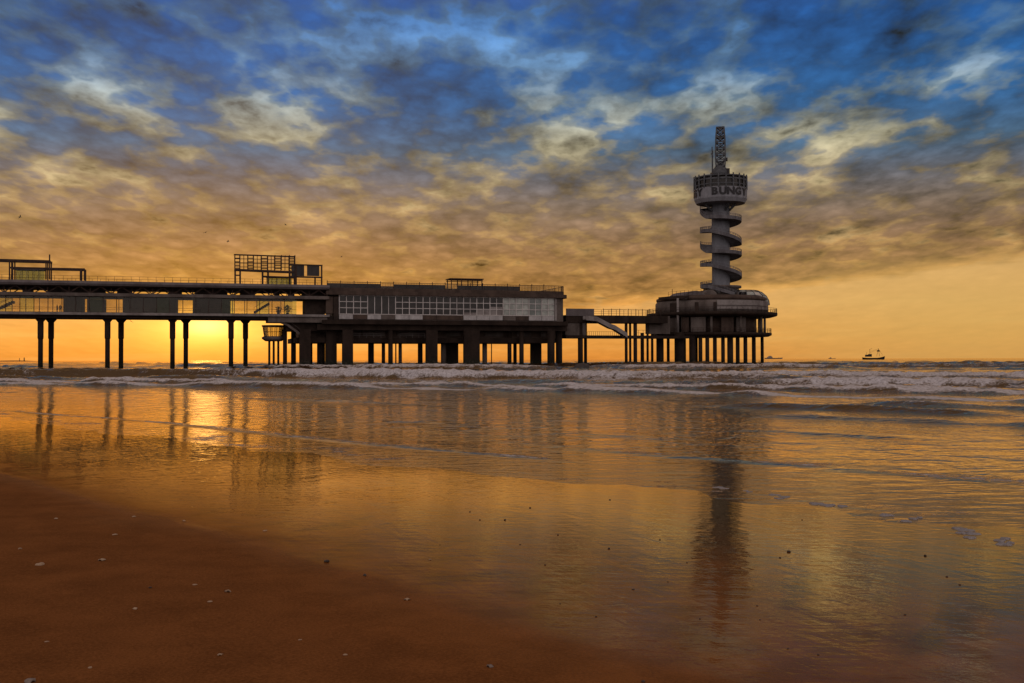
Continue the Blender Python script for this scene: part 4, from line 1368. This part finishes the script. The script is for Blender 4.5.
mb.build('mast', M['hull'], tr_)
MB().box(3.2 * bs, 6 * bs, -.8 * bs, .8 * bs, z_(351.2), z_(349.8)).build('gallows', M['hull'], tr_)

FY = 9000.0; fs_ = FY / FPX
def far_ship(px, length_px, label, k=1.0):
    fpos = at_sea(px, FY)
    o = thing('cargo_ship', label, 'ship', (fpos.x, fpos.y, 0), -math.atan2(fpos.x, fpos.y))
    hull(length_px * fs_, 1.5 * fs_ * k, 1.1 * fs_ * k, 1.3 * fs_ * k, 1.6 * fs_ * k).build('hull', M['ship_far'], o)
    MB().box(-.38 * length_px * fs_, -.05 * length_px * fs_, -1 * fs_, 1 * fs_, 1.1 * fs_ * k, 2.3 * fs_ * k).box(-.3 * length_px * fs_, -.1 * length_px * fs_, -.8 * fs_, .8 * fs_, 2.3 * fs_ * k, 3.3 * fs_ * k).build('superstructure', M['ship_far'], o)
    MB().bar((-.2 * length_px * fs_, 0, 3 * fs_ * k), (-.2 * length_px * fs_, 0, 4.2 * fs_ * k), .25 * fs_).bar((.3 * length_px * fs_, 0, 1 * fs_), (.3 * length_px * fs_, 0, 2.4 * fs_ * k), .2 * fs_).build('mast', M['ship_far'], o)
far_ship(773.5, 17, 'faint pale ship on the horizon just right of the tower platform', .9)
far_ship(832, 7, 'tiny faint ship low on the horizon between platform and trawler', .4)

HY = 4200.0; hs_ = HY / FPX
hp = at_sea(5, HY)
mb = MB(); poly = []
for k in range(30):
    f = k / 29; x = (-60 + 90 * f) * hs_
    h_ = (.9 + .5 * math.sin(f * 9) * .3) * hs_ * (1 if f < .75 else max(.05, (1 - f) / .25))
    poly.append((x, max(.4, h_)))
vs = []
for x, h_ in poly: vs += [(x, -20, -1), (x, 0, h_), (x, 60, h_), (x, 90, -1)]
fs = []
for k in range(29):
    o = k * 4; fs += [(o, o + 1, o + 5, o + 4), (o + 1, o + 2, o + 6, o + 5), (o + 2, o + 3, o + 7, o + 6)]
hd = mb.add(vs, fs).build('headland', M['land'], None, (hp.x, hp.y, 0)); tag(hd, kind='structure')
for px, lab, h_ in [(19.5, 'slim harbour beacon on the far breakwater at the left, the thinner of two', 3.4), (24.2, 'stouter harbour beacon on the far breakwater at the left', 3.9)]:
    p = at_sea(px, HY + 20)
    o = thing('beacon', lab, 'beacon', (p.x, p.y, .5 * hs_))
    w_ = .28 * hs_ if px < 22 else .5 * hs_
    MB().lathe([(w_ * 1.2, 0), (w_ * .8, h_ * .6 * hs_)], 12).build('shaft', M['land'], o)
    MB().lathe([(w_ * 1.2, h_ * .6 * hs_), (w_ * 1.2, h_ * .66 * hs_), (w_ * .8, h_ * .66 * hs_), (w_ * .8, h_ * .8 * hs_), (.05, h_ * .9 * hs_)], 12).build('lantern', M['land'], o)

def gull(px, py, Y, span, rz, bank, label):
    d = ray(px, py); p = CP + d * (Y / d.y)
    mb = MB()
    # body
    mb.add([], [])
    prof_ = [(-.22, .005), (-.16, .045), (0, .065), (.12, .05), (.18, .032), (.23, .02), (.27, .004)]
    n_ = 8; vs = [(x, r * math.cos(2 * PI * i / n_), r * math.sin(2 * PI * i / n_)) for x, r in prof_ for i in range(n_)]
    fs = [(j * n_ + i, j * n_ + (i + 1) % n_, (j + 1) * n_ + (i + 1) % n_, (j + 1) * n_ + i) for j in range(len(prof_) - 1) for i in range(n_)]
    mb.add(vs, fs, True)
    mb.add([(-.2, -.03, 0), (-.2, .03, 0), (-.32, .07, .01), (-.32, -.07, .01), (-.2, 0, .015)], [(0, 1, 2, 3), (0, 4, 3), (1, 4, 2), (4, 3, 2)])
    for sgn in (-1, 1):
        sec = [(.09, -.07, .04, 0.02), (.10, -.05, .30, .12), (.02, -.09, .62, .09), (-.09, -.12, .75, .05)]
        vs = []
        for x1, x0, y, z in sec:
            vs += [(x1, sgn * y, z), (x0, sgn * y, z - .005), ((x0 + x1) / 2, sgn * y, z + .018)]
        fs = []
        for k in range(3):
            o = k * 3
            fs += [(o, o + 1, o + 4, o + 3), (o + 1, o + 2, o + 5, o + 4), (o + 2, o, o + 3, o + 5)]
        mb.add(vs, fs)
    o = mb.build('gull', M['gull'])
    o.location = p; o.rotation_euler = (bank, 0, rz); o.scale = (span * .72,) * 3
    tag(o, label, 'bird', 'gulls flying above the pier')
gull(20, 217, 120, 1.0, .3, .5, 'dark gull flying alone high in the clouds at the far left')
gull(205.5, 232.5, 150, .9, 2.6, -.4, 'small dark gull in orange cloud, upper left of a pair beside the billboard frame')
gull(228, 241.5, 140, 1.0, .2, .4, 'small dark gull flying closest above the lattice billboard frame, lower of a pair')
gull(285.5, 224.8, 150, .9, .5, .4, 'small dark gull flying highest above the lattice billboard frame below a bright cloud gap')
gull(341.5, 256.8, 150, .8, 2.9, -.3, 'small dark gull flying to the right of the sign box over the pavilion')
gull(131.2, 321.5, 150, .8, 1.2, .6, 'small dark gull flying low under the walkway deck')

# ------------------------------------------------------------------ rock in the surf, shells, foam patches
def lump(name, mat, rx, ry, rz, seed, loc, rough=.3, sub=2, rot=0.0):
    bm = bmesh.new(); bmesh.ops.create_icosphere(bm, subdivisions=sub, radius=1)
    rg = random.Random(seed)
    offs = [Vector((rg.uniform(-1, 1), rg.uniform(-1, 1), rg.uniform(-1, 1))).normalized() for _ in range(7)]
    amp = [rg.uniform(-rough, rough) for _ in range(7)]
    for v in bm.verts:
        n_ = v.co.normalized()
        k = 1 + sum(a * max(0, n_.dot(o_)) ** 3 for a, o_ in zip(amp, offs))
        v.co = Vector((n_.x * rx * k, n_.y * ry * k, n_.z * rz * k))
    me = bpy.data.meshes.new(name); bm.to_mesh(me); bm.free()
    for p in me.polygons: p.use_smooth = True
    me.materials.append(mat)
    o = bpy.data.objects.new(name, me); COL.objects.link(o); o.location = loc; o.rotation_euler = (0, 0, rot)
    return o


def shell_mesh(name, mat, seed):
    """a ribbed half clam lying dome-up, unit width"""
    rg = random.Random(seed)
    mb = MB(); n_ = 16; m_ = 6
    vs = [(0, -.42, .04)]
    for j in range(1, m_ + 1):
        f = j / m_
        for i in range(n_ + 1):
            a = R(-75 + 150 * i / n_)
            rib = 1 + .05 * math.cos(i * PI)
            r_ = f * .9 * rib
            vs.append((r_ * math.sin(a) * .62, -.42 + r_ * math.cos(a) * .9, .04 + .26 * math.sin(PI * min(1, f * .96)) ** .8 * (1 - .35 * abs(math.sin(a))) + .012 * math.cos(i * PI)))
    fs = [(0, 1 + i, 2 + i) for i in range(n_)]
    for j in range(m_ - 1):
        o = 1 + j * (n_ + 1)
        fs += [(o + i, o + i + n_ + 1, o + i + n_ + 2, o + i + 1) for i in range(n_)]
    top = len(vs); vs2 = vs + [(x, y, z - .05) for x, y, z in vs]
    fs2 = fs + [tuple(reversed([i + top for i in f])) for f in fs]
    mb.add(vs2, fs2, True)
    return mb.build(name, mat)


def ground(px, py):
    d = ray(px, py); z = .06
    for _ in range(6):
        k = (z - CAM_Z) / d.z; p = CP + d * k
        z = float(sand_z(np.array([p.x]), np.array([p.y]))[0])
    return Vector((p.x, p.y, z)), k / FPX


rk = at_sea(581.5, 205)
o = lump('rock', M['rock'], 1.3, .9, .7, 4, (rk.x, rk.y, .3), .35, 3)
tag(o, 'dark wet rock breaking the surf below the footbridge', 'rock')

shell_protos = {}
def put_shell(px, py, wpx, kind, label, group, i):
    key = kind
    p, m_ = ground(px, py)
    if key not in shell_protos:
        if kind == 'pale': o = shell_mesh('shell', M['shell'], 1)
        elif kind == 'grey': o = shell_mesh('shell', M['shell_grey'], 2)
        else: o = lump('pebble', M['pebble'], .5, .4, .3, 8, (0, 0, 0), .3, 2)
        shell_protos[key] = o
    else:
        o = shell_protos[key].copy(); COL.objects.link(o)
    w_ = wpx * m_ * (.9 if kind != 'dark' else .5)
    o.scale = (w_ * random.uniform(.9, 1.1), w_ * random.uniform(.9, 1.2), w_ * random.uniform(.8, 1.2))
    o.location = (p.x, p.y, p.z + (.0 if kind != 'dark' else w_ * .12))
    o.rotation_euler = (random.uniform(-.12, .12), random.uniform(-.12, .12), random.uniform(0, 6.28))
    tag(o, label, 'shell' if kind != 'dark' else 'pebble', group)

GL = 'shells on the dark dry sand'
special = [(30, 682, 11, 'grey', 'grey shell cut by the lower edge near the bottom left corner'), (40.5, 565, 9, 'pale', 'wide pale shell on dark sand farthest left in the row of shells'),
           (102, 560.5, 8, 'pale', 'pale shell on dark sand with a small dark mark beside it'), (365, 576, 9, 'dark', 'dark pebble on the brown sand with a pale rim, middle of the foreground'),
           (327, 562, 12, 'dark', 'flat dark pebble at the rim of the dry sand, left of the stouter one'), (261 + 382, 682, 9, 'dark', 'dark pebble at the bottom edge below the tower reflection'),
           (407, 600, 7, 'pale', 'pale shell alone on brown sand right of the dark pebbles'), (115, 535, 6, 'pale', 'orange-brown shell near the upper rim of the dark sand'),
           (228, 592, 8, 'pale', 'pale shell on the dark sand with a thin trail to its right'), (490, 667, 8, 'grey', 'dull shell low in the foreground, centre of the bottom sand'),
           (150, 588, 6, 'dark', 'dark pebble among pale shells on the left sand'), (789, 552, 8, 'dark', 'dark pebble on wet sand to the right of the tower reflection')]
i = 0
for px, py, w_, kd, lab in special:
    put_shell(px, py, w_, kd, lab, 'shells and pebbles on the sand', i); i += 1
for px, py, w_ in [(134, 517, 5), (56, 519, 5), (20, 549, 4), (195, 585, 5), (210, 602, 5), (135, 609, 5), (220, 655, 6), (47, 642, 4), (184, 521, 4), (265, 531, 4), (300, 640, 4), (345, 655, 5), (90, 668, 5), (430, 560, 4)]:
    put_shell(px, py, w_, 'pale', 'small pale shell scattered on the dark sand of the foreground', GL, i); i += 1
for px, py, w_ in [(633, 590, 6), (609, 549, 6), (780, 558, 5), (596, 617, 5), (558, 535, 4), (610, 500, 4), (687, 563, 4), (757, 606, 4), (668, 582, 4), (925, 556, 6), (802, 520, 3), (660, 540, 4),
                     (545, 565, 4), (520, 545, 4), (760, 620, 4), (947, 577, 5), (818, 655, 5), (788, 649, 4), (560, 604, 4), (700, 619, 4), (905, 615, 5), (960, 585, 4), (505, 520, 5), (470, 512, 4), (530, 508, 4), (480, 520, 4), (440, 545, 3)]:
    put_shell(px, py, w_, 'dark', 'small dark pebble scattered on the shiny wet sand', 'pebbles on the wet sand', i); i += 1

# foam patches: many small bubbles rafts
def foam_mat():
    m, t, b = new_mat('sea_foam')
    g = t.nodes.new('ShaderNodeNewGeometry')
    f = noise(g.outputs['Position'], 25, 4, .6)
    t.links.new(mixc(f, (0.22, 0.20, 0.21), (0.38, 0.35, 0.36)), b.inputs['Base Color']); b.inputs['Roughness'].default_value = .6
    bp = t.nodes.new('ShaderNodeBump'); bp.inputs['Strength'].default_value = .6; bp.inputs['Distance'].default_value = .02
    t.links.new(noise(g.outputs['Position'], 60, 2, .5).s, bp.inputs['Height']); t.links.new(bp.outputs[0], b.inputs['Normal'])
    return m
FM = foam_mat()
def foam_patch(blobs, label, seed):
    rg = random.Random(seed)
    px = sum(b[0] for b in blobs) / len(blobs); py = sum(b[1] for b in blobs) / len(blobs)
    c, _ = ground(px, py)
    mb = MB()
    for bx, by, wx in blobs:
        p, m_ = ground(bx, by)
        rx = wx * m_ * .5
        cx_, cy_ = p.x - c.x, p.y - c.y
        n_ = 26
        rad = [1 + .28 * math.sin(k * 2 * PI / n_ * 3 + seed + bx) + rg.uniform(-.2, .2) for k in range(n_)]
        vs = [(cx_, cy_, p.z - c.z + .012)]
        for fr_, z in ((.75, .013), (1.0, -.004)):
            for k in range(n_):
                a = 2 * PI * k / n_; vs.append((cx_ + rx * rad[k] * fr_ * math.cos(a), cy_ + rx * 1.15 * rad[k] * fr_ * math.sin(a), p.z - c.z + z))
        fs = [(0, 1 + k, 1 + (k + 1) % n_) for k in range(n_)] + [(1 + k, 1 + n_ + k, 1 + n_ + (k + 1) % n_, 1 + (k + 1) % n_) for k in range(n_)]
        mb.add(vs, fs, True)
    o = mb.build('foam_patch', FM, None, c)
    tag(o, label, 'foam', 'foam patches left on the wet sand')
foam_patch([(774, 495.5, 14), (785, 497.5, 12), (779, 499, 10)], 'widest pale foam patch on wet sand just right of the tower reflection', 1)
foam_patch([(816, 504, 13), (828, 505.5, 14), (842, 506.5, 10)], 'long thin foam patch trailing right on the wet sand', 2)
foam_patch([(886, 515.5, 14)], 'small flat foam patch, left one of two thin streaks on the right', 3)
foam_patch([(906, 521.5, 10), (914, 519, 8), (920, 518, 5)], 'thin slanting foam streak on the wet sand at the right', 4)
foam_patch([(958, 529, 10), (966, 530.5, 14), (972, 534, 13), (962, 533.5, 9), (970, 538, 10)], 'cluster of foam slices on the right wet sand', 5)
foam_patch([(1000, 541, 9), (1006, 539, 8), (1003, 544.5, 12), (1010, 543, 6)], 'lumpy foam clump on wet sand close to the right edge', 6)
foam_patch([(749, 492.5, 8), (746, 491.5, 6)], 'faint small foam scrap between the tower reflection and the widest patch', 7)
foam_patch([(719, 488, 12), (724, 489, 9)], 'foam scrap floating on the dark tower reflection', 8)

# ------------------------------------------------------------------ render settings
SC.view_settings.view_transform = 'Standard'
SC.view_settings.look = 'None'
SC.view_settings.exposure = 0.0
SC.view_settings.gamma = 1.0
SC.render.engine = 'CYCLES'
SC.cycles.use_denoising = True
SC.cycles.max_bounces = 8
SC.cycles.transparent_max_bounces = 24
SC.cycles.sample_clamp_indirect = 4.0
SC.cycles.caustics_reflective = False
SC.cycles.caustics_refractive = False
